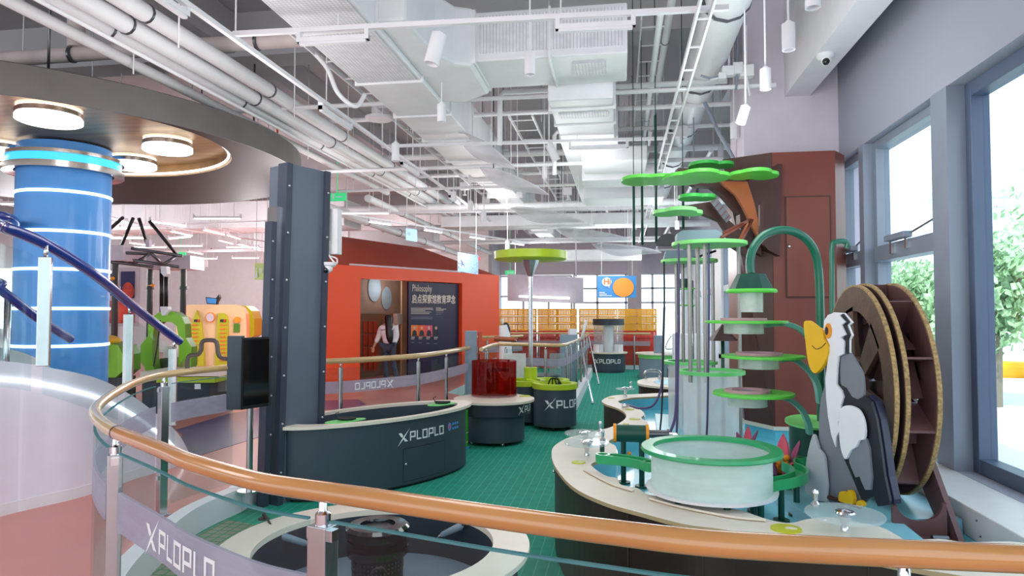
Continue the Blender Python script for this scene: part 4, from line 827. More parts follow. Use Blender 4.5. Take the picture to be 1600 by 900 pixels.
# ================================================================ DRUM TABLE WITH RED CYLINDER
c = P(772, 622, z=.4); c = Vector((c.x, c.y, 0)); t = thing('drum_table', 'round slate drum table with cream top under the red cylinder', 'table', (c.x, c.y, G))
m = MB(); m.lathe([(.001, .37), (.56, .37), (.56, .4), (.001, .4)], c, 64); m.build('top', 'rim', t); m = MB(); m.lathe([(.5, .37), (.5, .2), (.42, .2)], c, 64); m.build('skirt', 'slatedark', t)
m = MB(); m.lathe([(.42, .21), (.42, -.15), (.001, -.15)], c, 64); m.build('base', 'slate', t); m = MB()
for a in (.3, 2, 4, 5.2): m.tube([(c.x+.38*math.cos(a), c.y+.38*math.sin(a), -.15), (c.x+.38*math.cos(a), c.y+.38*math.sin(a), G)], .02, 10)
m.build('castors', 'steel', t)
def cylmap(c, R, px, sgn=1):
    # start angle where the surface projects at px
    best = None
    for i in range(600):
        a = -math.pi+math.pi*i/600; x, y = c.x+R*math.cos(a), c.y+R*math.sin(a); f_ = -math.sin(TH)*x+math.cos(TH)*y; r_ = math.cos(TH)*x+math.sin(TH)*y; q = 800+1067*r_/f_
        if (x*math.cos(a)+y*math.sin(a)) < 0 and (best is None or abs(q-px) < best[0]): best = (abs(q-px), a)
    a0 = best[1]; return lambda u, z: Vector((c.x+(R+.004)*math.cos(a0+u/R), c.y+(R+.004)*math.sin(a0+u/R), z))
fm = cylmap(c, .5, 810); logo(lambda u, v: fm(u, .245+v), .085, t)
m = MB(); q = P(820, 619, z=.4); m.lathe([(.001, .4), (.08, .4), (.08, .408), (.001, .408)], (q.x, q.y, 0), 24); m.build('green_inlay', 'limeplate', t)
rc = MB(); c2 = P(772, 618, z=.4); c2 = Vector((c2.x, c2.y, 0)); t = thing('red_acrylic_cylinder', 'translucent red acrylic cylinder standing on the round drum table', 'display cylinder', (c2.x, c2.y, .4))
m = MB(); m.lathe([(.31, .405), (.32, .405), (.32, .89), (.31, .89), (.31, .405)], c2, 64); m.build('cylinder_wall', 'redacryl', t); m = MB(); m.disc(c2, .32, .885, .9, 48); m.build('lid', 'redacryl', t)
m = MB(); m.box((c2.x-.08, c2.y, .6), (.05, .05, .38)); m.box((c2.x+.08, c2.y, .77), (.3, .05, .05)); m.box((c2.x, c2.y, .425), (.4, .3, .03)); m.build('inner_bracket', 'black', t); m = MB(); m.lathe([(.325, .402), (.33, .402), (.33, .43), (.325, .43)], c2, 48); m.build('base_ring', 'acrylic', t)
# ================================================================ LIME TABLE WITH DISC LAMP
t = thing('lime_lobed_table', 'lime-rimmed two-lobed slate table with wordmark behind the red cylinder', 'table', (-1.3, 11.1, G))
ca = P(867, 600, z=.48); cb = P(818, 596, z=.48); ca = Vector((ca.x, ca.y, 0)); cb = Vector((cb.x, cb.y+.1, 0)); cc_ = Vector(((ca.x+cb.x)/2+.1, ca.y+.55, 0))
for nm, r0, r1, z0, z1, mm in [('rim', .26, .35, .42, .5, 'lime')]:
    m = MB()
    for c in (ca, cb, cc_): m.lathe([(r0, z0), (r1, z0), (r1, z1), (r0, z1), (r0, z0)], c, 48)
    m.build(nm, mm, t)
m = MB()
for c in (ca, cb, cc_): m.lathe([(.33, .42), (.33, -.14), (.001, -.14)], c, 48)
m.build('outer_wall', 'slate', t); m = MB()
for c in (ca, cb, cc_): m.disc(c, .3, .38, .4, 40)
m.build('basin_floor', 'lime', t); m = MB()
for c in (ca, cb, cc_): m.tube([(c.x, c.y-.25, -.14), (c.x, c.y-.25, G)], .03, 10); m.tube([(c.x+.2, c.y, -.14), (c.x+.2, c.y, G)], .03, 10)
m.build('castors', 'black', t); fm = cylmap(ca, .33, 851); logo(lambda u, v: fm(u, .15+v), .12, t)
m = MB()
for k in range(3): m.tube(spl([(ca.x-.12+k*.08, ca.y+.05, .42), (ca.x-.06+k*.03, ca.y, .56), (ca.x+.06, ca.y-.05+k*.04, .55), (ca.x+.14-k*.05, ca.y-.1, .42)], 6), .012, 8)
m.build('tangled_pipes', 'black', t)
pc = P(828, 590, z=.5, ); pc = P(829, 500, d=11.35); t = thing('disc_lamp_post', 'steel pole carrying a big lime disc over the lobed table', 'post', (pc.x, pc.y, .5))
m = MB(); m.lathe([(.001, .46), (.11, .46), (.11, .68), (.001, .68)], (pc.x, pc.y, 0), 32); m.build('collar', 'lime', t); m = MB(); m.tube([(pc.x, pc.y, .68), (pc.x, pc.y, 2.2)], .038, 20); m.build('pole', 'steel', t)
m = MB(); m.lathe([(.038, 2.18), (.15, 2.46)], (pc.x, pc.y, 0), 8, smooth=False); m.build('funnel', 'steel', t); m = MB(); m.lathe([(.001, 2.455), (.57, 2.455), (.6, 2.475), (.6, 2.6), (.001, 2.61)], (pc.x, pc.y, 0), 64); m.build('disc', 'lime', t)
# white panel behind red drum
m = MB(); a = P(786, 552, d=11.6); b = P(822, 552, d=11.6); m.b2((a.x, a.y, P(800, 590, d=11.6).z), (b.x, a.y+.04, a.z)); m.build('frosted_screen', 'milky', label='small frosted panel standing behind the lime table', cat='panel')
# ================================================================ FAR CRATE WALL
cr = {}
def crate(m_, key):
    W_, H_, D_ = .605, .225, .35; m = MB(); 
    for z in (0, H_): m.b2((0, 0, z-.012 if z else 0), (W_, .03, z+.0 if z else .03)); m.b2((0, D_-.03, max(0, z-.025)), (W_, D_, max(.03, z)))
    for x in (0, W_-.03, W_/2-.015): m.b2((x, 0, 0), (x+.03, .03, H_)); 
    for x in (0, W_-.03): m.b2((x, 0, 0), (x+.03, D_, .03)); m.b2((x, 0, H_-.03), (x+.03, D_, H_)); m.b2((x, D_-.03, 0), (x+.03, D_, H_))
    for k in range(1, 6): m.b2((.03, .008, k*H_/6-.009), (W_-.03, .02, k*H_/6+.012)); m.b2((.03, D_-.02, k*H_/6-.014), (W_-.03, D_-.008, k*H_/6+.012))
    for k in range(1, 10): m.b2((.03+k*.052, .01, .03), (.047+k*.052, .018, H_-.02)); m.b2((.01+k*.052, D_-.018, .03), (.036+k*.052, D_-.01, H_-.02))
    m.b2((0, 0, 0), (W_, D_, .008)); return m.build('crate', m_, world=False)
protoY = crate('yellow', 0); protoR = crate('redc', 1); first = {0: True, 1: True}
folds = [(-4.3, 20.2, .32), (-3.72, 20.4, .3), (-3.15, 20.6, .2), (-2.55, 20.75, 0), (-1.95, 20.85, 0), (-1.3, 21.25, .0), (-.7, 21.2, 0), (-.1, 21.2, 0), (.5, 21.2, 0)]
for ci, (x, y, a) in enumerate(folds):
    for r in range(8):
        z = G+.02+r*.235; yel = r >= 5; pr = protoY if yel else protoR; k = 0 if yel else 1
        o = pr if first[k] else pr.copy()
        if not first[k]: COL.objects.link(o)
        first[k] = False; o.location = (x*1.03, y+.95+.02*math.sin(ci*3+r), z); o.rotation_euler = (0, 0, a)
        cn = 'yellow' if yel else 'red'; tag(o, '%s openwork plastic crate, %s layer from the floor, %s column from the left' % (cn, ORD[r], ORD[ci]), 'crate', 'stacked %s openwork crates' % cn)
m = MB(); m.b2((-3.35, 21.75, G), (1.2, 21.85, -.08)); m.build('low_white_kerb', 'white', label='low white kerb on the green floor before the red crates', cat='kerb')
# lilac hanging bulkhead
a = P(793, 428, d=19.4); b = P(911, 437, d=19.0); m = MB(); za, zb, zc, zd = P(793, 428, d=19.4).z, P(793, 470, d=19.4).z, P(911, 434, d=19).z, P(911, 474, d=19).z
m.slab([(a.x, a.y, zb), (b.x, b.y, zd), (b.x, b.y, zc), (a.x, a.y, za)], (0, .25, 0)); m.tube([(a.x+.2, a.y+.1, za-.1), (a.x+.2, a.y+.1, 5.3)], .02, 6); m.tube([(b.x-.2, b.y+.1, za-.1), (b.x-.2, b.y+.1, 5.3)], .02, 6); t = m.build('hanging_bulkhead', 'lilacbox', label='hanging mauve bulkhead with a long light strip over the crate wall', cat='bulkhead')
u0, u1 = P(811, 463, d=19.1), P(890, 466, d=18.9); m = MB(); m.tube([u0, u1], .03, 8); m.build('light_strip', 'lamp', t)
# Hi banner
D_ = 17.5; a = P(933, 431, d=D_); b = P(994, 465, d=D_); w_ = Vector((math.cos(TH), math.sin(TH), 0)); pl = lambda px, py, o=0: P(px, py, d=D_-o)
t = thing('hanging_banner', 'blue hanging banner with a speech bubble reading Hi and an plain orange disc', 'banner', (a.x, a.y, b.z)); m = MB(); m.slab([pl(933, 431), pl(994, 431), pl(994, 465), pl(933, 465)], (0, .03, 0)); m.build('board', 'skyblue', t)
m = MB(); m.add([pl(948+7.5*math.cos(i*.4), 440.5+7*math.sin(i*.4), .03) for i in range(16)], [tuple(range(16))]); m.add([pl(949, 445, .03), pl(952, 450, .03), pl(953, 443, .03)], [(0, 1, 2)]); m.build('speech_bubble', 'logowhite', t)
text('Hi', .2, pl(943, 444, .04), w_, (0, 0, 1), 'textorange', t, bold=.008)
m = MB(); m.add([pl(974+16.5*math.cos(i*.25), 449+15*math.sin(i*.25), .03) for i in range(25)], [tuple(range(25))]); m.build('orange_blob', 'orangepos', t)
m = MB()
for k, (x0, x1, y) in enumerate([(936, 945, 457), (936, 948, 459.5), (936, 956, 462)]): m.add([pl(x0, y-.6, .03), pl(x1, y-.6, .03), pl(x1, y+.6, .03), pl(x0, y+.6, .03)], [(0, 1, 2, 3)])
m.build('small_print', 'logowhite', t); m = MB()
for px in (940, 988): q = pl(px, 431); m.tube([q, (q.x, q.y, 5.3)], .008, 6)
m.build('hanging_wires', 'pipe', t)
# kiosk with clear top
t = None; c = P(950, 551, z=.42); c = Vector((c.x, 20.75, 0)); t = thing('round_kiosk', 'round slate kiosk with wordmark and clear column top by the red crates', 'kiosk', (c.x, c.y, G)); sx_ = 1.0
RK = .5
m = MB(); m.lathe([(RK-.03, G), (RK-.03, G+.06), (RK, G+.06), (RK, .36)], c, 48); m.build('base', 'slate', t); m = MB(); m.lathe([(.001, .36), (RK+.06, .36), (RK+.06, .4), (.001, .4)], c, 48); m.build('top', 'rim', t)
m = MB(); m.tube([(c.x, c.y, .4), (c.x, c.y, 1.2)], .15, 24); m.tube([(c.x-.3, c.y-.2, .4), (c.x-.3, c.y-.2, .62)], .15, 24); m.tube([(c.x+.3, c.y-.2, .4), (c.x+.3, c.y-.2, .62)], .13, 24); m.build('white_cylinders', 'white', t)
m = MB(); m.lathe([(.44, .4), (.44, 1.2)], c, 48); m.build('clear_tube', 'acrylic', t); m = MB(); m.lathe([(.001, 1.2), (.47, 1.2), (.47, 1.38), (.001, 1.38)], c, 48); m.build('cap', 'slatedark', t)
fm = cylmap(c, RK, 929); logo(lambda u, v: fm(u, .08+v), .125, t)
# counters at right background
c = P(1035, 553, z=.46); t = thing('round_counter', 'blue grey round counter with green band and grey tube beyond the water table', 'counter', (c.x, c.y, G)); c = Vector((c.x, c.y+.3, 0)); m = MB(); m.lathe([(.62, G), (.62, .34)], c, 48); m.build('base', 'counter', t); m = MB(); m.lathe([(.62, .34), (.64, .34), (.64, .44), (.62, .44)], c, 48); m.build('green_band', 'leafpale', t); m = MB(); m.disc(c, .72, .44, .47, 48); m.build('top', 'rim', t)
m = MB(); m.tube([(c.x-.1, c.y-.1, .47), (c.x-.1, c.y-.1, .95)], .12, 24); m.build('grey_tube', 'counter', t); m = MB(); m.tube([(c.x+.35, c.y-.2, .47), (c.x+.35, c.y-.2, .85)], .05, 12); m.tube(spl([(c.x+.3, c.y-.2, .6), (c.x+.1, c.y-.25, .6), (c.x+.15, c.y-.25, .8), (c.x+.25, c.y-.25, .95)], 5), .012, 8); m.build('blower_arm', 'black', t)
m = MB(); a = P(1062, 540, d=13); m.b2((a.x-.2, a.y, G), (a.x+.5, a.y+.6, .5)); m.build('dark_cabinet', 'darkbrown', bevel=.01, label='dark cabinet standing beyond the blue grey round counter', cat='cabinet')
m = MB(); a = P(1075, 500, d=14); m.b2((a.x-.3, a.y, G), (a.x+.6, a.y+.3, 1.15)); m.build('white_unit', 'white', bevel=.02, label='tall white unit behind the dark cabinet near the far window wall', cat='cabinet')
# robot arm & orange pipe near crates left
t = thing('robot_arm', 'white jointed robot arm standing left of the yellow crates', 'robot arm', P(790, 560, d=15)); q = lambda px, py: P(px, py, d=15); m = MB(); q9 = q(790, 545); m.tube([(q9.x, q9.y, G), q9, q(788, 520), q(786, 508)], [.16, .14, .12, .09], 14); m.build('arm', 'white', t); m = MB(); m.tube(spl([q(784, 508), q(791, 506), q(795, 512), q(795, 520)], 5), .03, 8); m.build('hose', 'black', t); m = MB(); m.sphere(q(789, 523), .06, 8); m.build('joint', 'black', t); m = MB(); m.tube([q(786, 508), q(784, 498)], .03, 8); m.build('tip', 'cream', t)
m = MB(); m.tube([P(772, 529, d=14), P(806, 531, d=14)], .05, 12); m.build('orange_rail', 'tubebrown', label='short orange handrail end at the corner of the orange house', cat='railing')
t = thing('grey_cabinet', 'grey cabinet with clutter behind the right part of the glass railing', 'cabinet', P(888, 560, d=15)); a = P(875, 523, d=14.5); b = P(901, 523, d=14.5); m = MB(); m.b2((a.x, a.y, G), (b.x, a.y+.4, a.z)); m.build('body', 'counter', t); m = MB(); m.box((a.x+.25, a.y+.2, a.z+.06), (.16, .12, .12), rz=.4); m.tube([(b.x+.1, a.y+.1, a.z-.1), (b.x+.2, a.y+.1, a.z+.3)], .03, 8); m.build('loose_parts', 'white', t)
t = thing('acrylic_tubes', 'cluster of clear upright tubes behind the glass railing', 'tubes', P(872, 585, d=14)); m = MB()
for px in (862, 868, 874, 880, 886): a = P(px, 548, d=14); m.tube([(a.x, a.y, G), (a.x, a.y, .75)], .045, 12, caps=False)
m.build('tube', 'acrylic', t); m = MB(); a = P(845, 560, d=14.2); m.lathe([(.4, G+.1), (.4, .3), (.001, .3)], (a.x, a.y, 0), 32); m.build('drum', 'slatedark', t)
# ================================================================ ORANGE HOUSE
H0 = P(505, 412, z=2.6); H1 = P(780, 430, z=2.6); HU = (H1-H0); HU.z = 0; HU.normalize(); HN = Vector((-HU.y, HU.x, 0))
HN = HN if HN.y > 0 else -HN
def hx(px, z=0): # point on the face plane at px
    r = ray(px, 487); n_ = HN; k = H0.dot(n_)/Vector((r.x, r.y, 0)).dot(n_); return Vector((r.x*k, r.y*k, z))
t = thing('orange_house', 'bright orange house block with red-brown sloping roof', 'house', hx(640)); fL, fR = hx(497), hx(780); o0, o1 = hx(563), hx(722); th = HN*.25; ZT = 2.6; ZO = 2.33
m = MB(); m.slab([fL, o0, o0+Vector((0, 0, ZT)), fL+Vector((0, 0, ZT))], th); m.slab([o1, fR, fR+Vector((0, 0, ZT)), o1+Vector((0, 0, ZT))], th); m.slab([o0+Vector((0, 0, ZO)), o1+Vector((0, 0, ZO)), o1+Vector((0, 0, ZT)), o0+Vector((0, 0, ZT))], th)
m.build('front_wall', 'orange', t)
d1 = P(690, 388, d=19); rr_ = ray(505, 487); bk = Vector((rr_.x, rr_.y, 0)).normalized()*3.4; m = MB(); rL = hx(497, ZT-.03); rR = hx(780, ZT-.03); r0 = rL+bk*.6; r0.z = 3.45; m2 = hx(676, 0)+bk*.6; m2.z = 3.35; r1 = rR+bk*.8; r1.z = 2.62
m.add([rL, rR, r1, m2, r0], [(0, 1, 2, 3, 4)]); m.add([rL+bk*1.3-Vector((0, 0, .1)), rR+bk*1.3, r1, m2, r0], [(0, 1, 2, 3, 4)]); ro = m.build('roof', 'rooforange', t); ro.modifiers.new('t', 'SOLIDIFY').thickness = .04
m = MB(); m.slab([fL+th, fL+bk*1.3, fL+bk*1.3+Vector((0, 0, 2.6)), fL+th+Vector((0, 0, ZT))], HU*.1); m.slab([fR+th, fR+bk*1.3, fR+bk*1.3+Vector((0, 0, 2.6)), fR+th+Vector((0, 0, ZT))], -HU*.1); m.slab([fL+bk*1.3, fR+bk*1.3, fR+bk*1.3+Vector((0, 0, 2.6)), fL+bk*1.3+Vector((0, 0, 2.6))], HN*.1); m.build('side_walls', 'orange', t)
# interior
def h3(px, z, dep): a_ = hx(px); return Vector((a_.x, a_.y, 0))*(1+dep/a_.length)+Vector((0, 0, z))
q = hx(629)+th; q2 = hx(644)+th; m = MB(); m.slab([h3(628, 0, 1.2), h3(700, 0, 1.2), h3(700, 2.5, 1.2), h3(628, 2.5, 1.2)], HN*.05); m.build('inner_wall', 'beige', t)
m = MB(); m.slab([h3(545, 0, 2.2), h3(640, 0, 2.2), h3(640, 2.6, 2.2), h3(545, 2.6, 2.2)], HN*.05); m.build('mural_wall', 'muralbrown', t); m = MB(); m.add([h3(585+10*math.cos(k*.4), 2.2+.35*math.sin(k*.4), 2.17) for k in range(16)], [tuple(range(16))]); m.add([h3(604+8*math.cos(k*.4), 1.95+.3*math.sin(k*.4), 2.17) for k in range(16)], [tuple(range(16))]); m.build('mural_shapes', 'counter', t); m = MB(); m.slab([h3(545, 2.6, .1), h3(720, 2.6, .1), h3(720, 2.6, 2.3), h3(545, 2.6, 2.3)], (0, 0, .05)); m.build('inner_ceiling', 'lilac', t)
# purple panel
a, b = hx(643)+HN*.1, hx(721)+HN*.1; t = thing('philosophy_panel', 'dark purple text panel in the doorway of the orange house', 'panel', a)
m = MB(); m.slab([a, b, b+Vector((0, 0, ZO-.02)), a+Vector((0, 0, ZO-.02))], HN*.06); m.build('board', 'panelpurple', t)
def pan(px, py): return PP(px, py, a-HN*.005, HN)
Lp = (pan(700, 460)-pan(643, 460)).length/57
text('Philosophy', 8.6*Lp*1.25, pan(643.5, 455), HU, (0, 0, 1), 'ink', t, squeeze=.64, off=.01)
text('启点探索馆教育理念', 11*Lp*.97, pan(643, 472.5), HU, (0, 0, 1), 'ink', t, squeeze=.72, off=.01, bold=.004)
m = MB()
def bar(x0, x1, y, h=.7): m.add([pan(x0, y-h/2)-HN*.004, pan(x1, y-h/2)-HN*.004, pan(x1, y+h/2)-HN*.004, pan(x0, y+h/2)-HN*.004], [(0, 1, 2, 3)])
for x0, x1, y in [(642, 676, 481.5), (642, 677, 483.5), (642, 664, 485.5), (642, 674, 487.7), (642, 671, 490), (681, 689, 481), (681, 697, 483), (681, 693, 485)]: bar(x0, x1, y)
for i in range(4): bar(642+12*i, 648+12*i, 527, .9); bar(642+12*i, 647+12*i, 529.5, .9)
m.build('small_text_lines', 'ink', t); m = MB()
for x0, x1, y in [(642, 676, 495.5), (642, 676, 498), (681, 693, 488), (681, 689, 491)] + [(642+12*i, 647+12*i, 535+i*.7) for i in range(4)]: bar(x0, x1, y)
m.build('dim_text_lines', 'inkdim', t)
for i, cm in enumerate(['orangemark', 'orange', 'petal', 'panelpurple']):
    m = MB(); x0 = 642+11.2*i; m.add([pan(x0, 508+.2*i)-HN*.004, pan(x0+11, 508+.2*i)-HN*.004, pan(x0+11, 525+.3*i)-HN*.004, pan(x0, 525+.3*i)-HN*.004], [(0, 1, 2, 3)]); f_ = m.build('portrait_photo', cm, t)
    m = MB(); m.add([pan(x0+5.5+1.8*math.cos(k*.6), 512.5+2.6*math.sin(k*.6))-HN*.007 for k in range(11)], [tuple(range(11))]); m.build('face', 'skin', f_); m = MB(); m.add([pan(x0+1.5, 524.8)-HN*.006, pan(x0+2.5, 517.5)-HN*.006, pan(x0+5.5, 515.5)-HN*.006, pan(x0+8.5, 517.5)-HN*.006, pan(x0+9.6, 524.8)-HN*.006], [(0, 1, 2, 3, 4)]); m.build('shoulders', 'black', f_)
# mural and lockers inside
c = hx(590)+HN*2.2; t = thing('locker_row', 'row of brown and red lockers inside the orange house doorway', 'lockers', h3(590, 0, 1.7))
m = MB(); m.slab([h3(550, 0, 1.7), h3(626, 0, 1.7), h3(626, 1.55, 1.7), h3(550, 1.55, 1.7)], HN*.2); m.build('carcass', 'lockerbrown', t)
for i in range(3):
    for j in range(4): x0 = 568+i*8; z0 = .15+j*.31; m = MB(); m.slab([h3(x0, z0, 1.66), h3(x0+6, z0, 1.66), h3(x0+6, z0+.28, 1.66), h3(x0, z0+.28, 1.66)], HN*.02); m.build('locker_door', 'lockerred', t)
m = MB(); m.slab([h3(598, .1, 1.66), h3(620, .1, 1.66), h3(620, 1.45, 1.66), h3(598, 1.45, 1.66)], HN*.02); m.build('tall_door', 'lockerbrown', t)
m = MB(); c = hx(650, 1.25)+HN*1.3; c = h3(622, 1.42, 1.05)+Vector((0, 0, 0)); m.box(c, (.2, .14, .26), rz=math.atan2(HU.y, HU.x)); t = m.build('wall_box', 'cream', bevel=.01, label='cream wall box beside the woman inside the orange house', cat='box')
# left orange strip
a = P(418, 372, d=13.4); b = P(430, 520, d=13.4); m = MB(); m.b2((a.x, a.y, b.z), (a.x+.6, a.y+.3, a.z+.08)); m.tube([(a.x+.1, a.y+.15, a.z), (a.x+.1, a.y+.15, 5.3)], .02, 6); m.build('orange_fascia_panel', 'orange', label='tall orange hanging panel left of the dark steel fin', cat='panel')
# hanging signs
def hsign(px0, py0, px1, py1, d0, d1, mm, label, dy0=0, dy1=0):
    a, b, c, e = P(px0, py1+dy0, d=d0), P(px1, py1+dy1, d=d1), P(px1, py0+dy1, d=d1), P(px0, py0+dy0, d=d0); t = thing('hanging_sign', label, 'sign', (a.x, a.y, a.z)); m = MB(); m.slab([a, b, c, e], (0, .025, 0)); m.build('board', mm, t)
    m = MB()
    for q in (e.lerp(c, .1), e.lerp(c, .9)): m.tube([q, (q.x, q.y, 5.3)], .006, 6)
    m.build('wires', 'pipe', t); return t, a, b, c, e
t, a, b, c, e = hsign(634, 356, 651, 375, 11.5, 12.2, 'signblue', 'small pale blue hanging sign above the orange roof', 0, 3)
U = (b-a).normalized(); V = (e-a).normalized(); text('←洗手间', .062, a+U*.025+V*.09, U, V, 'signtext', t, off=.012)
t, a, b, c, e = hsign(715, 394, 747, 424, 12.5, 13.4, 'signcity', 'blue hanging poster with a busy city drawing before the orange roof', 0, 5)
U = (b-a).normalized(); V = (e-a).normalized(); m = MB(); 
for k in range(26):
    u, v, w_, h_ = random.uniform(.02, .3), random.uniform(.06, .2), random.uniform(.01, .04), random.uniform(.01, .05); o = a+U*u+V*v-Vector((0, .01, 0)); m.add([o, o+U*w_, o+U*w_+V*h_, o+V*h_], [(0, 1, 2, 3)])
m.build('drawing', 'nightblue', t); m = MB()
for k in range(20):
    u, v, w_, h_ = random.uniform(.02, .3), random.uniform(.06, .24), random.uniform(.01, .03), random.uniform(.01, .04); o = a+U*u+V*v-Vector((0, .015, 0)); m.add([o, o+U*w_, o+U*w_+V*h_, o+V*h_], [(0, 1, 2, 3)])
m.build('drawing_highlights', 'logowhite', t)
m = MB(); q = P(748, 404, d=13.5); m.box(q, (.06, .03, .07)); m.build('red_tag', 'brightred', t)
t, a, b, c, e = hsign(398, 411, 419, 437, 12.5, 12.2, 'lime', 'yellow green hanging sign with white figures at the left of the dark fin', 0, 0)
U = (b-a).normalized(); V = (e-a).normalized(); text('声', .15, a+U*.16+V*.09, U, V, 'logowhite', t, off=.014); m = MB()
o = a+U*.035+V*.04-Vector((0, .014, 0)); m.add([o, o+U*.1, o+U*.05+V*.14], [(0, 1, 2)]); m.add([o+U*.05+V*.16+U*.02*math.cos(k)+V*.02*math.sin(k) for k in range(6)], [tuple(range(6))]); m.build('pictogram', 'logowhite', t)
# ================================================================ WATER TABLE
WZ = .33
def zat(p, py):
    d = -math.sin(TH)*p[0]+math.cos(TH)*p[1]; return 1.6-(py-487)*d/1067*.999
def Q(px, py, z=.5): return P(px, py, z=z)
OUT = [Vector((2.26, 10.0, .5)), Vector((1.3, 10.0, .5)), Q(1048, 613), Q(992, 616), Q(958, 618), Q(941, 625), Q(945, 631), Q(965, 638), Q(977, 646), Q(976, 655), Q(955, 667), Q(920, 676), Q(888, 684), Q(866, 697), Q(862, 712), Q(870, 733), Q(897, 762), Q(945, 785), Q(1000, 801), Q(1070, 819), Q(1146, 830), Vector((.98, 3.33, .5)), Vector((1.5, 3.12, .5)), Vector((2.26, 3.05, .5))]
INN = [Vector((2.26, 9.75, .5)), Vector((1.3, 9.75, .5)), Q(1048, 618), Q(994, 621), Q(980, 623), Q(966, 628), Q(992, 637), Q(1002, 641), Q(1007, 647), Q(1002, 653), Q(1012, 660), Q(1010, 667), Q(975, 680), Q(951, 689), Q(962, 697), Q(962, 709), Q(948, 716), Q(925, 724), Q(928, 731), Q(946, 743), Q(964, 747), Q(970, 757), Q(997, 763), Q(1009, 771), Q(1035, 777), Q(1060, 785), Q(1100, 789), Q(1130, 792), Q(1160, 798), Q(1180, 805), Q(1206, 813), Q(1235, 817), Q(1262, 811), Q(1293, 808), Q(1330, 814), Q(1375, 823), Q(1403, 837), Q(1418, 844), Q(1467, 842), Q(1510, 847), Q(1600, 848), Vector((1.93, 3.4, .5))]
so_, si_ = spl(OUT, 5), spl(INN, 4)
t = thing('water_play_table', 'long wavy water table with cream rim, dark brown cabinets and blue basin', 'water table', (.6, 5.5, G))
def bandmesh(a, b, z0, z1):
    # polygon between two open paths
    return [(v.x, v.y) for v in a]+[(v.x, v.y) for v in b[::-1]]
m = MB(); m.prism(bandmesh(so_, si_, 0, 0), .478, .5, side=1); rimo = m.build('rim', ['rim', 'rimedge'], t)
ins = []
for i, p in enumerate(so_):
    d_ = so_[min(i+1, len(so_)-1)]-so_[max(i-1, 0)]; n_ = Vector((-d_.y, d_.x, 0)).normalized()*.035; ins.append(p+n_)
m = MB(); m.strip(ins, G+.02, .478, .02); m.build('cabinet_wall', 'darkbrown', t); m = MB(); m.strip([p+(p-q)*.6 for p, q in zip(ins, so_)], G, G+.06, .02); m.build('plinth', 'black', t)
m = MB(); m.strip(si_, WZ, .478, .014); m.build('basin_wall', 'water', t)
m = MB(); m.prism([(v.x, v.y) for v in ins], WZ-.02, WZ); m.build('basin_floor', 'water', t)
m = MB(); m.prism([(1.1, 4.0), (1.55, 3.85), (1.56, 4.25), (1.92, 4.3), (1.92, 5.8), (1.15, 5.8), (.98, 5.0)], WZ, .415); m.build('raised_basin_step', 'waterlight', t)
m = MB(); m.prism([(.35, 6.9), (.9, 6.6), (1.1, 7.2), (.9, 8.2), (.4, 8.4)], WZ, WZ+.05); m.build('pale_basin_step', 'waterlight', t)
for k in (88, 97, 106): 
    if k < len(ins):
        p = so_[k].lerp(ins[k], .62); m = MB(); m.box((p.x, p.y, .14), (.004, .012, .64)); m.build('cabinet_seam', 'seam', t)
for px, py, w in [(1185, 632, 'a'), (865, 745, 'b')]: pass
m = MB(); kk = [so_[70].lerp(ins[70], .5), so_[93].lerp(ins[93], .5), so_[47].lerp(ins[47], .5), so_[58].lerp(ins[58], .5)]
for p in kk: m.sphere((p.x, p.y, .38), .012, 8)
m.build('cabinet_locks', 'chrome', t)
def groove(pts):
    pa = spl([Vector((*v2(Q(a, b)), .5015)) for a, b in pts], 6); m = MB(); n = len(pa)
    vs = []
    for i, p in enumerate(pa):
        d_ = (pa[min(i+1, n-1)]-pa[max(i-1, 0)]).normalized(); nn = Vector((-d_.y, d_.x, 0))*.012; vs += [p-nn, p+nn]
    m.add(vs, [(2*i, 2*i+1, 2*i+3, 2*i+2) for i in range(n-1)]); m.build('wooden_slot', 'rimedge', t)
    m = MB(); m.tube([p+Vector((0, 0, .006)) for p in pa], .007, 8); m.build('slot_edge', 'rim', t)
groove([(913, 736), (935, 748), (960, 760), (990, 769)]); groove([(1015, 781), (1050, 791), (1100, 802), (1150, 811), (1196, 815)])
for px, py, w, r in [(904, 723, 'on the near left lobe of the water table', .05), (1228, 827, 'on the near rim in front of the green track', .075), (984, 640, 'on the far lobe beside the blue water', .05), (992, 655, 'on the neck between the two lobes', .055), (955, 622, 'at the far end lobe', .045), (978, 663, 'small one behind the dark green drum', .03)]:
    c = Q(px, py, .5); tt = thing('round_info_plate', 'green edged round info plate '+w, 'info plate', c); m = MB(); m.lathe([(.001, 0), (r, 0), (r, .006), (.001, .006)], c, 32); m.build('plate', 'limeplate', tt); m = MB(); m.lathe([(.001, .006), (r*.4, .006), (r*.4, .008), (.001, .008)], c+Vector((r*.35, 0, 0)), 32, sy=.6); m.build('white_inset', 'rim', tt)
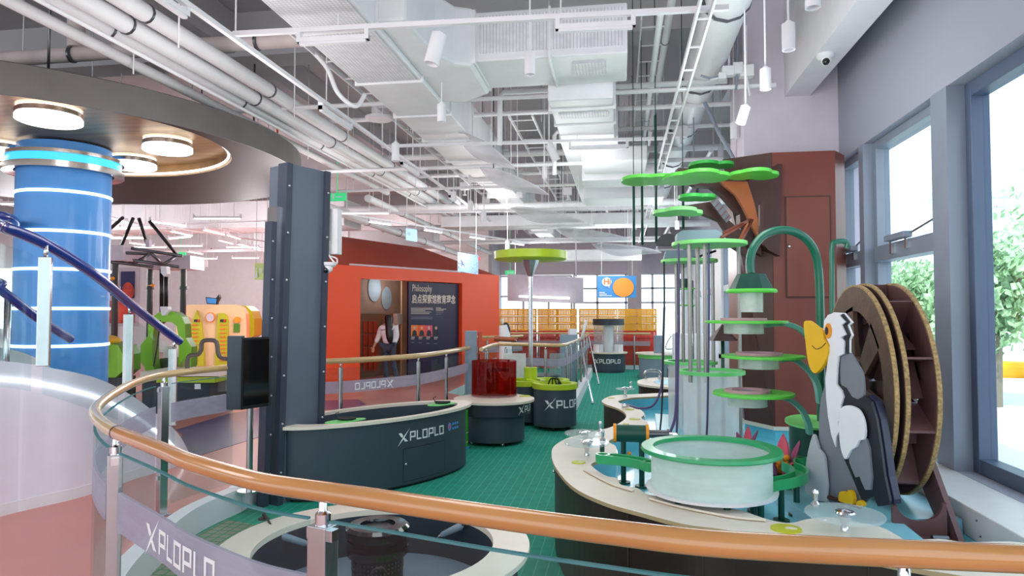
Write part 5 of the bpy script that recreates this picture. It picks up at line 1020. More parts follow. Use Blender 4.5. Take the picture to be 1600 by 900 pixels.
def spinner(px, pyb, pyd, wpx, label, knob):
    c = Q(px, pyb, .5); zt = zat(c, pyd); d = -math.sin(TH)*c.x+math.cos(TH)*c.y; r = wpx/2*d/1067; tt = thing('acrylic_spinner', label, 'spinner', c)
    m = MB(); m.lathe([(.001, zt-.008), (r, zt-.008), (r+.003, zt), (r, zt+.008), (.001, zt+.008)], (c.x, c.y, 0), 48); m.build('disc', 'acrylic', tt)
    m = MB(); m.lathe([(.02, .5), (.02, .52), (.014, .53), (.018, (zt+.5)/2), (.03, zt-.02), (.03, zt-.008)], (c.x, c.y, 0), 20); m.build('stem', 'chrome', tt)
    m = MB(); m.lathe([(.05, zt+.008), (.045, zt+.016), (.02, zt+.022), (.001, zt+.024)], (c.x, c.y, 0), 28); m.build('hub', 'chrome', tt)
    k = (c.x+knob[0]*r, c.y+knob[1]*r, 0); m = MB(); m.lathe([(.001, zt+.008), (.022, zt+.01), (.022, zt+.02), (.01, zt+.035), (.012, zt+.06), (.017, zt+.075), (.012, zt+.09), (.001, zt+.094)], k, 20); m.build('knob', 'chrome', tt)
spinner(917, 713, 690, 69, 'clear acrylic spinner with chrome knob, nearer of the pair on the left lobe', (.7, .3))
spinner(914, 694, 676, 62, 'clear acrylic spinner with chrome knob, farther of the pair on the left lobe', (.75, .4))
spinner(1320, 831, 800, 113, 'large clear acrylic spinner with chrome knob in front of the pelican', (-.6, .55)); spinner(977, 620, 607, 29, 'small far clear acrylic spinner on the far lobe', (.6, .2))
# small far water table
fo_ = spl([Q(1060, 590), Q(1020, 590), Q(998, 594), Q(1000, 600), Q(1030, 604), Q(1060, 606)], 6); t2 = thing('small_water_table', 'smaller cream-rimmed water table beyond the far lobe', 'water table', (.5, 11, G))
m = MB(); pl2 = [(v.x, v.y) for v in fo_]; m.prism(pl2, .47, .5); m.build('rim', 'rim', t2); cx_ = sum(p[0] for p in pl2)/len(pl2); cy_ = sum(p[1] for p in pl2)/len(pl2)
m = MB(); m.prism([(cx_+(x-cx_)*.93, cy_+(y-cy_)*.93) for x, y in pl2], G, .47); m.build('cabinet', 'darkbrown', t2); m = MB(); m.prism([(cx_+.15+(x-cx_)*.6, cy_+(y-cy_)*.6) for x, y in pl2], .5, .504); m.build('water_surface', 'waterlight', t2)
q0, q1 = Q(1009, 592), Q(1030, 592); m = MB(); m.tube(spl([q0, q0+Vector((0, 0, .12)), q1+Vector((0, 0, .12)), q1], 5), .025, 10); m.build('grab_handle', 'steel', t2)
# ---------------------------------------------------------------- bowl
bc = P(1110, 701, z=.78); d = -math.sin(TH)*bc.x+math.cos(TH)*bc.y; BR = 105*d/1067; c = (bc.x, bc.y, 0)
t = thing('frosted_bowl', 'large frosted round basin with wide emerald green rim ring', 'basin', (bc.x, bc.y, WZ))
m = MB(); m.lathe([(BR*.83, .765), (BR, .765), (BR+.004, .772), (BR, .79), (BR*.83, .79), (BR*.83, .765)], c, 80); m.build('green_ring', 'emerald', t)
m = MB(); m.lathe([(BR*.86, .765), (BR*.86, .55), (BR*.855, .55), (BR*.855, .765)], c, 80); m.build('frosted_wall', 'bowl', t); m = MB(); m.lathe([(.001, .535), (BR*.93, .535), (BR*.94, .55), (.001, .55)], c, 80); m.build('bottom_plate', 'white', t)
for a in (.4, 1.6, 2.8, 3.9, 4.9, 5.9): m = MB(); m.tube([(c[0]+BR*.7*math.cos(a), c[1]+BR*.7*math.sin(a), WZ), (c[0]+BR*.7*math.cos(a), c[1]+BR*.7*math.sin(a), .54)], .02, 10); m.tube([(c[0]+BR*.7*math.cos(a), c[1]+BR*.7*math.sin(a), WZ), (c[0]+BR*.7*math.cos(a), c[1]+BR*.7*math.sin(a), WZ+.02)], .045, 14); m.build('leg', 'deepgreen', t)
# ---------------------------------------------------------------- tall cylinder towers
def tower(px, pyring, wring, pytop, wtop, zb, label, poles, cords, zr):
    rc_ = P(px, pyring, z=zr); d = -math.sin(TH)*rc_.x+math.cos(TH)*rc_.y; r = wring/2*d/1067; zt = zat(rc_, pytop); rt = wtop/2*d/1067; tt = thing('water_tower', label, 'water feature', (rc_.x, rc_.y, zb)); c = (rc_.x, rc_.y, 0)
    m = MB(); m.lathe([(r*.82, zr-.015), (r, zr-.015), (r, zr+.015), (r*.82, zr+.015), (r*.82, zr-.015)], c, 56); m.build('green_ring', 'discgreen', tt)
    m = MB(); m.lathe([(r*.8, zb), (r*.8, zr-.01)], c, 56); m.build('frosted_cylinder', 'milky', tt); m = MB(); m.lathe([(.001, zb), (r*.84, zb), (r*.84, zb+.03), (.001, zb+.03)], c, 48); m.build('base_plate', 'white', tt)
    m = MB(); m.lathe([(.001, zt-.016), (rt*.99, zt-.016), (rt, zt), (rt*.99, zt+.016), (.001, zt+.016)], c, 64); m.build('top_disc', 'leafpale', tt)
    for p, zlow in poles:
        q = P(p, 480, d=d+(0.15 if p % 2 else -.15)); m = MB(); m.tube([(q.x, q.y, zlow), (q.x, q.y, zt)], .018, 12); m.build('steel_pole', 'polesteel', tt)
    for p, mm in cords:
        q = P(p, 480, d=d-.25); q2 = P(p-5, 480, d=d-.25); m = MB(); m.tube(spl([(q.x, q.y, zt-.02), (q.x, q.y, zt-.5), ((q.x+q2.x)/2, q.y, zr), (q2.x, q2.y, zr-.45), (q2.x-.02, q2.y, WZ+.05)], 6), .009, 8); m.build('cord', mm, tt)
    return tt, c, zt, rt, d
tt, c, zt, rt, dd_ = tower(1110, 581, 104, 381, 115, WZ, 'front tower of steel poles with green top disc and frosted cylinder', [(1078, .98), (1091, WZ), (1155, WZ), (1102, .98)], [(1061, 'cable'), (1108, 'cable')], 1.06)
m = MB(); a, b = c[0]-rt*.85, c[0]+rt*.35; m.slab([(a, c[1], zt+.01), (b, c[1], zt+.01), (b, c[1], zt+.1), (b-.05, c[1], zt+.13), (a+.05, c[1], zt+.13), (a, c[1], zt+.1)], (0, .25, 0)); m.build('hopper', 'counter', tt)
m = MB(); m.tube([(c[0]+rt*.3, c[1]-.05, zt+.05), (c[0]+rt*1.25, c[1]+.3, zt+.25)], .016, 8); m.tube([(c[0]+rt*.9, c[1]+.1, zt+.03), (c[0]+rt*1.3, c[1]+.3, zt+.25)], .014, 8); m.build('stay_bar', 'brownclad', tt)
tt, c, zt, rt, dd_ = tower(1078, 566, 83, 408, 87, WZ, 'rear tower of steel poles with a smaller green top disc', [(1057, WZ), (1067, WZ), (1114, .98)], [(1038, 'cableblack')], 1.06)
m = MB(); m.slab([(c[0]-rt*.9, c[1], zt+.01), (c[0]+rt*.2, c[1], zt+.01), (c[0]+rt*.2, c[1], zt+.12), (c[0]-rt*.8, c[1], zt+.12)], (0, .25, 0)); m.build('hopper', 'counter', tt)
m = MB(); m.lathe([(.001, -.02), (.13, -.02), (.13, .02), (.001, .02)], (c[0]-rt*.75, c[1]-.1, zt+.16), 24, axis='Y', ang=(0, math.pi)); m.build('ribbed_wheel', 'black', tt)
m = MB(); m.tube([(c[0]+rt*.1, c[1]-.1, zt+.02), (c[0]+rt*.9, c[1]-.1, zt+.1)], .012, 8); m.build('stay_bar', 'black', tt)
# hose to the far spinner
pipe('hose', 'dark violet hose looping from the rear tower down to the far lobe', spl([P(1038, 480, d=7.2), P(1036, 540, d=7.2), P(1034, 600, d=7.2), P(1022, 632, d=7.2), P(1000, 638, d=7.3), P(985, 634, d=7.5)], 6), .012, 'cable', cat='hose')
pipe('hose', 'dark violet hose hanging to the little grey pump by the bowl', spl([P(1057, 520, d=5.6), P(1057, 600, d=5.5), P(1055, 650, d=5.4), P(1047, 676, d=5.3)], 6), .011, 'cable', cat='hose')
t = thing('hose_nozzle', 'chrome nozzle fitting on the rim of the far lobe', 'nozzle', Q(974, 634)); a, b = Q(972, 634, .53), Q(985, 634, .53); m = MB(); m.tube([a, b], [.03, .015], 10); m.build('nozzle', 'chrome', t)
# ---------------------------------------------------------------- dark green drum on posts
base = P(1002, 761, z=WZ); zc = zat(base, 676); t = thing('green_crank_drum', 'dark green horizontal drum with wooden end plates on two posts', 'water crank', base); cx = P(986, 676, d=-math.sin(TH)*base.x+math.cos(TH)*base.y)
L2 = .105; m = MB(); m.tube([(cx.x-L2, cx.y, zc), (cx.x+L2, cx.y, zc)], .062, 28); m.build('drum', 'deepgreen', t)
for s_ in (-1, 1): m = MB(); m.tube([(cx.x+s_*L2, cx.y, zc), (cx.x+s_*(L2+.022), cx.y, zc)], .068, 28); m.build('end_plate', 'pelorange', t)
m = MB(); m.tube([(cx.x+L2+.02, cx.y, zc), (cx.x+L2+.15, cx.y, zc)], .03, 20); m.tube([(cx.x+L2+.15, cx.y, zc), (cx.x+L2+.165, cx.y, zc)], .038, 20); m.build('motor', 'darksteel', t); m = MB(); m.tube([(cx.x+L2+.165, cx.y, zc), (cx.x+L2+.22, cx.y, zc), (cx.x+L2+.24, cx.y, zc-.02)], .014, 10); m.build('coupling', 'chrome', t)
for dx in (-.055, .075): m = MB(); m.tube([(cx.x+dx, cx.y+(.1 if dx < 0 else 0), WZ), (cx.x+dx, cx.y+(.1 if dx < 0 else 0), zc-.03)], .02, 14); m.tube([(cx.x+dx, cx.y+(.1 if dx < 0 else 0), WZ), (cx.x+dx, cx.y+(.1 if dx < 0 else 0), WZ+.015)], .05, 14); m.build('post', 'deepgreen', t)
# ---------------------------------------------------------------- green ball tracks
def gutter(label, pts, z, posts, w=.05):
    pa = spl([Vector((*v2(P(a, b, z=z)), z)) for a, b in pts], 8); tt = thing('green_track', label, 'water track', pa[0]); m = MB(); n = len(pa); prof = [(-w, -.03), (-w, .03), (-w*.7, .03), (-w*.7, -.012), (w*.7, -.012), (w*.7, .03), (w, .03), (w, -.03)]; vs = []
    for i, p in enumerate(pa):
        d_ = (pa[min(i+1, n-1)]-pa[max(i-1, 0)]); d_.z = 0; d_.normalize(); nn = Vector((-d_.y, d_.x, 0)); vs += [p+nn*a+Vector((0, 0, b)) for a, b in prof]
    k = len(prof); m.add(vs, [(i*k+j, i*k+(j+1) % k, (i+1)*k+(j+1) % k, (i+1)*k+j) for i in range(n-1) for j in range(k)]+[tuple(range(k)), tuple((n-1)*k+j for j in range(k))]); m.build('channel', 'emerald', tt, bevel=.004)
    for q in (pa[0], pa[-1]): m = MB(); m.lathe([(w, z-.03), (w, z+.03), (w*.7, z+.03), (w*.7, z-.012), (.001, z-.012)], (q.x, q.y, 0), 24); m.build('round_end', 'emerald', tt)
    for a, b in posts: q = P(a, b, z=WZ); m = MB(); m.tube([(q.x, q.y, WZ), (q.x, q.y, z-.03)], .019, 12); m.tube([(q.x, q.y, WZ), (q.x, q.y, WZ+.014)], .05, 12); m.build('post', 'deepgreen', tt)
gutter('short green channel track at the left of the frosted basin', [(942, 716), (975, 719), (1003, 724), (1016, 728)], .6, [(941, 740)])
gutter('winding green channel track in front of the lily pad drum', [(1182, 768), (1200, 758), (1232, 752), (1251, 744), (1246, 735), (1232, 728), (1236, 720), (1254, 722)], .58, [(1180, 800), (1221, 815), (1245, 806), (1233, 785)], .045)
# ---------------------------------------------------------------- brown clad column and tree
t = thing('tree_trunk_column', 'brown metal-clad column dressed as a tree trunk beside the windows', 'column', (1.8, 7.6, WZ))
cp = [(1.27, 7.45), (1.49, 7.06), (2.08, 7.06), (2.24, 7.3), (2.24, 8.45), (1.27, 8.45)]
m = MB(); m.prism([(x, y) for x, y in cp], WZ, .44); m.build('blue_base', 'water', t)
m = MB(); m.prism([(x-.02 if x < 2 else x, y-.02) for x, y in cp], .44, .475); m.build('white_strip', 'rim', t)
m = MB(); m.prism(cp, .475, 3.18); m.build('cladding', 'brownclad', t)
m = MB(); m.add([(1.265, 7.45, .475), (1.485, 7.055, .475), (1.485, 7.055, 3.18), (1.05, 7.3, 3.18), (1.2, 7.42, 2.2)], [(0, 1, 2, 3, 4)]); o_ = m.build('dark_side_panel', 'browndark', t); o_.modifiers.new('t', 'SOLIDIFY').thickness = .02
a, b = P(1226, 307, y=7.05), P(1300, 465, y=7.05)
m = MB(); m.b2((a.x, 7.045, b.z), (b.x, 7.05, a.z)); g_ = m.build('door_gap', 'browndark', t); m = MB(); m.b2((a.x+.012, 7.035, b.z+.012), (b.x-.012, 7.05, a.z-.012)); dr = m.build('access_door', 'brownclad', t, bevel=.003); q = P(1233, 385, y=7.03); m = MB(); m.sphere(q, .018, 8); m.build('lock', 'chrome', dr)
def px_slab(name, pts, d0, th_, mt, parent, d1=None, side=None):
    """sheet standing at distance d0, thickness th_ along the view axis, optional distance change from left to right"""
    xs = [p[0] for p in pts]; x0, x1 = min(xs), max(xs); d1 = d0 if d1 is None else d1
    v = [P(a, b, d=d0+(d1-d0)*(a-x0)/(x1-x0)) for a, b in pts]; fw = Vector((-math.sin(TH), math.cos(TH), 0))*th_; m = MB(); m.slab(v, fw, side=side); return m.build(name, mt, parent)
px_slab('right_bough', [(1124, 283), (1168, 284), (1178, 315), (1185, 345), (1186, 374), (1176, 355), (1162, 325), (1150, 305)], 6.55, .05, 'orangebrown', t)
px_slab('right_bough', [(1168, 284), (1215, 256), (1222, 256), (1218, 400), (1200, 390), (1186, 374), (1184, 340)], 6.65, .35, 'browndark', t)
px_slab('upper_bough', [(1057, 270), (1060, 262), (1125, 267), (1160, 268), (1190, 330), (1190, 400), (1158, 372), (1156, 335), (1130, 305), (1112, 292), (1086, 290)], 6.75, .12, 'browndark', t)
px_slab('lower_bough', [(1036, 327), (1090, 318), (1110, 315), (1140, 345), (1158, 360), (1168, 400), (1145, 385), (1136, 362), (1125, 345), (1098, 334), (1060, 330)], 6.6, .1, 'browndark', t)
px_slab('ladder_plate', [(1110, 316), (1118, 306), (1143, 340), (1135, 348)], 6.45, .02, 'darksteel', t)
for k in range(5): px_slab('ladder_rung', [(1111+5.2*k, 317.5+6.6*k), (1119+5.2*k, 309+6.6*k), (1120+5.2*k, 310+6.6*k), (1112+5.2*k, 318.5+6.6*k)], 6.44, .01, 'brownclad', t)
px_slab('stay_strut', [(1117, 368), (1168, 343), (1170, 347), (1119, 372)], 6.3, .03, 'brownclad', t); px_slab('stay_strut', [(1154, 375), (1168, 347), (1170, 349), (1157, 377)], 6.3, .02, 'orangebrown', t)
px_slab('bolt_flange', [(1187, 320), (1193, 315), (1193, 384), (1187, 374)], 6.35, .03, 'browndark', t)
px_slab('leaf_beam', [(991, 275), (1062, 276), (1062, 282), (991, 280)], 6.7, .1, 'browndark', t)
def leaf(lobes, z, mm, label, droop=0, th_=.03):
    """flat cloud-shaped leaf plate lying level: lobes = (px, py, radius px x, radius y) ellipses on plane z"""
    cs = []; 
    for px, py, rx in lobes: q = P(px, py, z=z); d = -math.sin(TH)*q.x+math.cos(TH)*q.y; cs.append((q.x, q.y, rx*d/1067))
    cx = sum(c[0] for c in cs)/len(cs); cy = sum(c[1] for c in cs)/len(cs); pts = []
    for i in range(72):
        a = 2*math.pi*i/72; best = .02
        for x, y, r in cs:
            ox, oy = x-cx, y-cy; b_ = ox*math.cos(a)+oy*math.sin(a); disc = r*r-(ox*ox+oy*oy-b_*b_)
            if disc > 0: best = max(best, b_+math.sqrt(disc))
        pts.append((cx+best*math.cos(a), cy+best*math.sin(a)))
    pts = [(x, cy+(y-cy)*1.35) for x, y in pts]; m = MB(); m.prism(pts, z, z+th_); return m.build('leaf_plate', mm, t, label=None)
leaf([(1070, 281, 35), (1092, 277, 32), (1112, 279, 28)], 2.82, 'leaf', ''); leaf([(1000, 284, 29), (1030, 283, 28)], 2.84, 'leaf', '')
leaf([(1100, 261, 24), (1130, 260, 16)], 3.02, 'leafdark', ''); leaf([(1160, 276, 22), (1178, 274, 26), (1196, 276, 20)], 2.85, 'leaf', '')
leaf([(1080, 311, 20), (1100, 311, 18)], 2.62, 'leafdark', ''); leaf([(1042, 335, 22), (1062, 333, 26), (1082, 335, 16)], 2.45, 'leafpale', '')
for k, (px, y0, y1, w) in enumerate([(990, 285, 383, 'leftmost of four under the big leaf plates'), (1003, 285, 383, 'second from the left under the big leaf plates'), (1024, 180, 380, 'longest one, rising above the leaf plates'), (1067, 290, 358, 'rightmost one behind the pale leaf plate')]):
    a, b = P(px, y0, d=7.4), P(px, y1, d=7.4); m = MB(); m.tube([a, (a.x, a.y, b.z)], .014, 10); m.tube([(a.x, a.y, a.z), (a.x, a.y, 5.3)], .005, 6); m.build('hanging_rod', 'deepgreen', label='dark green hanging rod, '+w, cat='rod')
# ---------------------------------------------------------------- green hood lamp, trays
D5 = 5.2
t = thing('arched_hood_pipe', 'big green arched pipe ending in a green hood over a clear tube', 'water feature', P(1280, 640, d=5.45))
ap = [(1173, 428), (1172, 410), (1177, 388), (1192, 369), (1215, 360), (1240, 362), (1262, 376), (1275, 400), (1280, 440), (1282, 520), (1283, 600), (1283, 690)]
m = MB(); m.tube(spl([P(a, b, d=D5+.02*i) for i, (a, b) in enumerate(ap)], 8), .032, 18); m.build('arched_pipe', 'pipegreen', t)
hc = P(1174, 455, d=D5); hz = hc.z; m = MB(); m.lathe([(.001, hz+.135), (.105, hz+.13), (.165, hz+.015), (.001, hz+.015)], (hc.x, hc.y, 0), 10, smooth=False); m.build('hood', 'deepgreen', t); m = MB(); m.lathe([(.001, hz-.012), (.185, hz-.012), (.188, hz), (.18, hz+.016), (.001, hz+.016)], (hc.x, hc.y, 0), 48); m.build('green_disc', 'leaf', t); m = MB(); m.lathe([(.083, hz-.16), (.085, hz-.012), (.08, hz-.012), (.078, hz-.16), (.083, hz-.16)], (hc.x, hc.y, 0), 32); m.build('clear_tube', 'milky', t)
for i, (px, py, w, rp, arm, lb, d) in enumerate([(1166, 503, 124, (1162, 499), [(1195, 508), (1225, 506), (1250, 515), (1268, 535), (1280, 562)], 'highest', 5.25), (1192, 557, 124, (1186, 553), [(1218, 562), (1240, 562), (1262, 578), (1276, 600), (1281, 630)], 'middle', 5.2), (1177, 615, 122, (1168, 611), [(1215, 618), (1236, 626), (1252, 640), (1262, 660), (1265, 678)], 'lowest', 5.05)]):
    c = P(px, py, d=d); r = w/2*d/1067; t = thing('water_tray', 'round green tray with pink ring and clear dish, %s of the three on curved arms' % lb, 'water tray', c)
    m = MB(); m.lathe([(.001, c.z-.01), (r*.99, c.z-.01), (r, c.z), (r*.99, c.z+.01), (.001, c.z+.01)], (c.x, c.y, 0), 64); m.build('tray_disc', 'leaf', t); q = P(rp[0], rp[1], d=d)
    m = MB(); m.lathe([(r*.38, .011), (r*.56, .011), (r*.56, .03), (r*.38, .03), (r*.38, .011)], (q.x, c.y, c.z), 48); m.build('pink_ring', 'pinkring', t); m = MB(); m.lathe([(.001, .012), (r*.38, .012), (r*.38, .014), (.001, .014)], (q.x, c.y, c.z), 40); m.build('drain_mesh', 'counter', t)
    m = MB(); m.lathe([(.001, -.09), (r*.48, -.09), (r*.48, -.01), (r*.46, -.01), (r*.46, -.085)], (q.x, c.y, c.z), 48); m.build('clear_dish', 'milky', t)
    pa = spl([P(a, b, d=d+.03*k) for k, (a, b) in enumerate(arm)], 6); m = MB(); n = len(pa); vs = []
    for k, p in enumerate(pa):
        d_ = (pa[min(k+1, n-1)]-pa[max(k-1, 0)]).normalized(); sd = Vector((0, 1, 0)); up_ = d_.cross(sd).normalized(); vs += [p-sd*.045-up_*.018, p+sd*.045-up_*.018, p+sd*.045+up_*.018, p-sd*.045+up_*.018]
    m.add(vs, [(k*4+j, k*4+(j+1) % 4, k*4+4+(j+1) % 4, k*4+4+j) for k in range(n-1) for j in range(4)]+[(0, 1, 2, 3), (n*4-4, n*4-3, n*4-2, n*4-1)]); m.build('curved_arm', 'armgreen', t, bevel=.004)
q = P(1145, 632, d=5.02); m = MB(); 
bc2 = P(1162, 628, d=5.0); m = MB(); m.sphere((bc2.x, bc2.y, bc2.z), .022, 10); m.build('orange_ball', 'ball', label='orange ball lying in the lowest clear dish', cat='ball')
lc = P(1270, 740, z=WZ); lz = zat(lc, 664); t = thing('lily_pad_drum', 'pale green lily pad plate on a dark green drum behind the winding track', 'water feature', (lc.x, lc.y, WZ)); m = MB(); m.lathe([(.17, WZ), (.17, lz)], (lc.x, lc.y, 0), 40); m.build('drum', 'deepgreen', t); m = MB(); R_ = Matrix.Rotation(.12, 3, 'X'); m.lathe([(.001, 0), (.2, 0), (.2, .016), (.001, .016)], (0, 0, 0), 48); m.v = [Vector((lc.x, lc.y, lz+.02))+R_@v for v in m.v]; m.build('lily_pad', 'leafpale', t)
pipe('green_pipe', 'thin green hooked pipe in front of the window by the brown column', spl([P(1323, 388, d=6.1), P(1323, 378, d=6.1), P(1306, 378, d=6.1), P(1300, 386, d=6.1), P(1300, 430, d=6.1), P(1300, 500, d=6.1), P(1300, 690, d=6.1)], 5), .024, 'pipegreen')
# small mauve pyramid, far hood lamp
c = P(1129, 532, d=6.4); t = thing('mauve_pyramid', 'dark mauve pyramid hood behind the steel poles', 'hood', c); m = MB(); m.lathe([(.14, 0), (.001, .155)], c, 8, smooth=False); m.build('hood', 'wheeldark', t); m = MB(); m.tube([(c.x, c.y, WZ), (c.x, c.y, c.z+.02)], .016, 8); m.build('post', 'deepgreen', t)
c = P(1070, 450, d=9.0); t = thing('far_hood_lamp', 'small distant green hood over a clear tube between the poles', 'water feature', c); m = MB(); m.tube([(c.x, c.y, c.z), (c.x, c.y, c.z+.12)], .09, 20); m.build('hood', 'deepgreen', t); m = MB(); m.disc(c, .13, -.02, 0, 32); m.build('green_disc', 'leaf', t); m = MB(); m.lathe([(.08, -.22), (.08, -.02)], c, 24); m.build('clear_tube', 'acrylic', t); m = MB(); m.disc(c, .13, -.24, -.22, 32); m.build('lower_disc', 'leaf', t); m = MB(); m.tube([(c.x+.1, c.y+.05, WZ), (c.x+.1, c.y+.05, c.z+.1)], .02, 8); m.build('post', 'steel', t)
# petal flower
def petals(px, py, d, label, s=1.0, balls=True):
    c = P(px, py, d=d); t = thing('petal_basket', label, 'flower basket', c)
    for k, (a, mm, hh) in enumerate([(2.3, 'petalpurple', .2), (1.2, 'petal', .27), (.1, 'petalpurple', .24), (3.6, 'petalpurple', .17), (5.2, 'petal', .12)]):
        vs = []; n = 8
        for i in range(n+1):
            v = i/n; r = (.05+.09*v)*s; w = .9*math.sin(math.pi*(.25+.75*v)) if v < 1 else 0
            for j in range(7): th = a+w*(j/6-.5)*1.2; vs.append(c+Vector((r*math.cos(th), r*math.sin(th), hh*v*s)))
        m = MB(); m.smooth = True; m.add(vs, [(i*7+j, i*7+j+1, i*7+j+8, i*7+j+7) for i in range(n) for j in range(6)]); o = m.build('petal', mm, t); q_ = o.modifiers.new('t', 'SOLIDIFY'); q_.thickness = .014*s
    m = MB(); m.disc(c, .06*s, -.02, .01, 24); m.tube([(c.x, c.y, WZ), (c.x, c.y, c.z)], .02, 8); m.build('stem', 'deepgreen', t)
    return c
c = petals(1220, 744, 4.72, 'red and purple petal basket full of orange balls beside the frosted basin'); petals(1166, 705, 5.6, 'pink petal basket mostly hidden behind the frosted basin', .7)
random.seed(4)
for i in range(16):
    a = random.random()*6.28; r = random.uniform(0, .075); m = MB(); m.sphere((c.x+r*math.cos(a), c.y+r*math.sin(a), c.z+.03+.033*(i//4)+random.uniform(-.004, .004)), .02, 10); m.build('orange_ball', 'ball', label='orange ball in the red and purple petal basket', cat='ball', group='orange balls in the petal basket')
for i, (a, b) in enumerate([(1246, 723), (1251, 719)]):
    q = P(a, b, d=5.2); m = MB(); m.sphere(q, .02, 10); m.build('orange_ball', 'ball', label='orange ball behind the winding track, %s' % ('left of two' if i == 0 else 'right of two'), cat='ball')
pb = P(1020, 706, d=5.1); m = MB(); m.sphere(P(983, 709, z=WZ+.02), .02, 8); m.build('orange_ball', 'ball', label='small orange ball in the blue basin under the dark green drum', cat='ball')
# ================================================================ WATER WHEEL
WC = (4.85, 1.105); t = thing('water_wheel', 'large brown wooden water wheel with paddles by the window', 'water wheel', (1.65, WC[0], .42))
def ringX(mb, x0, x1, r0, r1, n=64):
    vs = []
    for x, r in ((x0, r0), (x0, r1), (x1, r1), (x1, r0)):
        for i in range(n): a = 2*math.pi*i/n; vs.append(Vector((x, WC[0]+r*math.cos(a), WC[1]+r*math.sin(a))))
    mb.add(vs, [(k*n+i, k*n+(i+1) % n, ((k+1) % 4)*n+(i+1) % n, ((k+1) % 4)*n+i) for k in range(4) for i in range(n)])
def spokeX(mb, x0, x1, a, w0, w1, r0, r1):
    d_ = (math.cos(a), math.sin(a)); n_ = (-d_[1], d_[0]); pts = [(r0, -w0), (r1, -w1), (r1, w1), (r0, w0)]; mb.slab([(x0, WC[0]+d_[0]*r+n_[0]*w, WC[1]+d_[1]*r+n_[1]*w) for r, w in pts], (x1-x0, 0, 0))
m = MB(); ringX(m, 1.53, 1.556, .5, .66); ringX(m, 1.53, 1.556, .08, .2)
for k in range(6): spokeX(m, 1.53, 1.556, k*math.pi/3+.3, .06, .1, .18, .52)
m.build('front_disc', 'wheelwood', t); m = MB(); ringX(m, 1.531, 1.555, .66, .672); m.build('plywood_edge', 'wheeledge', t)
m = MB(); ringX(m, 1.585, 1.611, .5, .67); 
for k in range(6): spokeX(m, 1.585, 1.61, k*math.pi/3+.05, .05, .12, .1, .52)
m.build('second_disc', 'wheeldark', t); m = MB(); ringX(m, 1.586, 1.61, .67, .682); m.build('plywood_edge', 'wheeledge', t)
m = MB(); ringX(m, 1.75, 1.776, .42, .67); ringX(m, 1.75, 1.776, .05, .16)
for k in range(6): spokeX(m, 1.75, 1.776, k*math.pi/3+.5, .09, .16, .12, .45)
m.build('back_disc', 'wheelbrown', t); m = MB(); ringX(m, 1.751, 1.775, .67, .682); m.build('plywood_edge', 'wheeledge', t)
for k in range(10):
    a = k*math.pi/5+.12; m = MB(); d_ = Vector((0, math.cos(a), math.sin(a))); n_ = Vector((0, -math.sin(a), math.cos(a))); o = Vector((1.61, WC[0], WC[1])); m.slab([o+d_*.42, o+d_*.42+Vector((.14, 0, 0)), o+d_*.665+Vector((.14, 0, 0))+n_*.1, o+d_*.665+n_*.1], n_*.014); m.slab([o+d_*.42, o+d_*.42+Vector((.14, 0, 0)), o+d_*.42+n_*.25+Vector((.14, 0, 0)), o+d_*.42+n_*.25], -d_*.012); m.build('paddle', 'wheelbrown', t)
m = MB(); m.tube([(1.44, WC[0], WC[1]), (1.86, WC[0], WC[1])], .03, 16); m.build('axle', 'steel', t)
t = thing('wheel_stand', 'mauve brown plywood stand carrying the water wheel', 'stand', (1.7, 4.5, .415))
m = MB(); m.slab([(1.8, 4.78, 1.12), (1.8, 4.92, 1.12), (1.8, 5.6, .415), (1.8, 5.4, .415), (1.8, 4.85, .8), (1.8, 4.27, .33), (1.8, 4.05, .33)], (.03, 0, 0)); m.build('side_frame', 'wheelbrown', t)
m = MB(); m.slab([(1.5, 4.16, .33), (1.78, 4.16, .33), (1.78, 4.16, .54)]+[(1.64+.12*math.cos(a), 4.16, .53-.1*math.sin(a)) for a in [math.pi*i/12 for i in range(13)]]+[(1.5, 4.16, .5)], (0, .025, 0)); m.build('cradle_board', 'wheelbrown', t); m = MB(); m.b2((1.48, 4.0, .33), (1.84, 4.24, .35)); m.build('foot_board', 'wheelbrown', t)
m = MB(); m.tube([(1.66, 4.06, .37), (1.74, 4.06, .37)], .02, 16); m.build('bolts', 'darksteel', t)
# ================================================================ PELICAN
n0 = Vector((-math.sin(math.radians(62)), -math.cos(math.radians(62)), 0)); p0 = P(1330, 700, d=4.08)
t = thing('pelican_cutout', 'layered cut-out pelican with yellow beak in front of the water wheel', 'cutout figure', P(1330, 788, d=4.08))
def lay(name, pts, off, th_, mm, smooth=True):
    pts = [PP(a, b, p0, n0) for a, b in pts]
    pts = [p+n0*off for p in pts]; m = MB(); m.slab(pts, -n0*th_); return m.build(name, mm, t, bevel=.002)
def el(cx, cy, rx, ry, n=20): return [(cx+rx*math.cos(6.2832*i/n), cy+ry*math.sin(6.2832*i/n)) for i in range(n)]
def sm(pts, n=3): return [(v.x, v.y) for v in spl([(a, b, 0) for a, b in pts], n, closed=True)]
lay('grey_body', sm([(1294, 560), (1286, 598), (1279, 622), (1276, 650), (1276, 700), (1284, 735), (1292, 786), (1340, 787), (1346, 778), (1336, 745), (1322, 705), (1316, 670), (1316, 620), (1312, 570)]), -.02, .022, 'pelgrey')
lay('dark_back', [(1310, 600), (1322, 606), (1330, 620), (1340, 624), (1352, 618), (1362, 628), (1370, 655), (1377, 700), (1383, 745), (1391, 782), (1391, 789), (1372, 791), (1366, 776), (1357, 779), (1350, 787), (1342, 770), (1332, 745), (1320, 718), (1313, 688), (1316, 645)], .004, .02, 'pelblack')
lay('dark_back', [(1352, 617), (1364, 628), (1372, 655), (1379, 700), (1385, 745), (1393, 781), (1393, 788), (1378, 789), (1370, 745), (1360, 690)], -.021, .05, 'pelnavy')
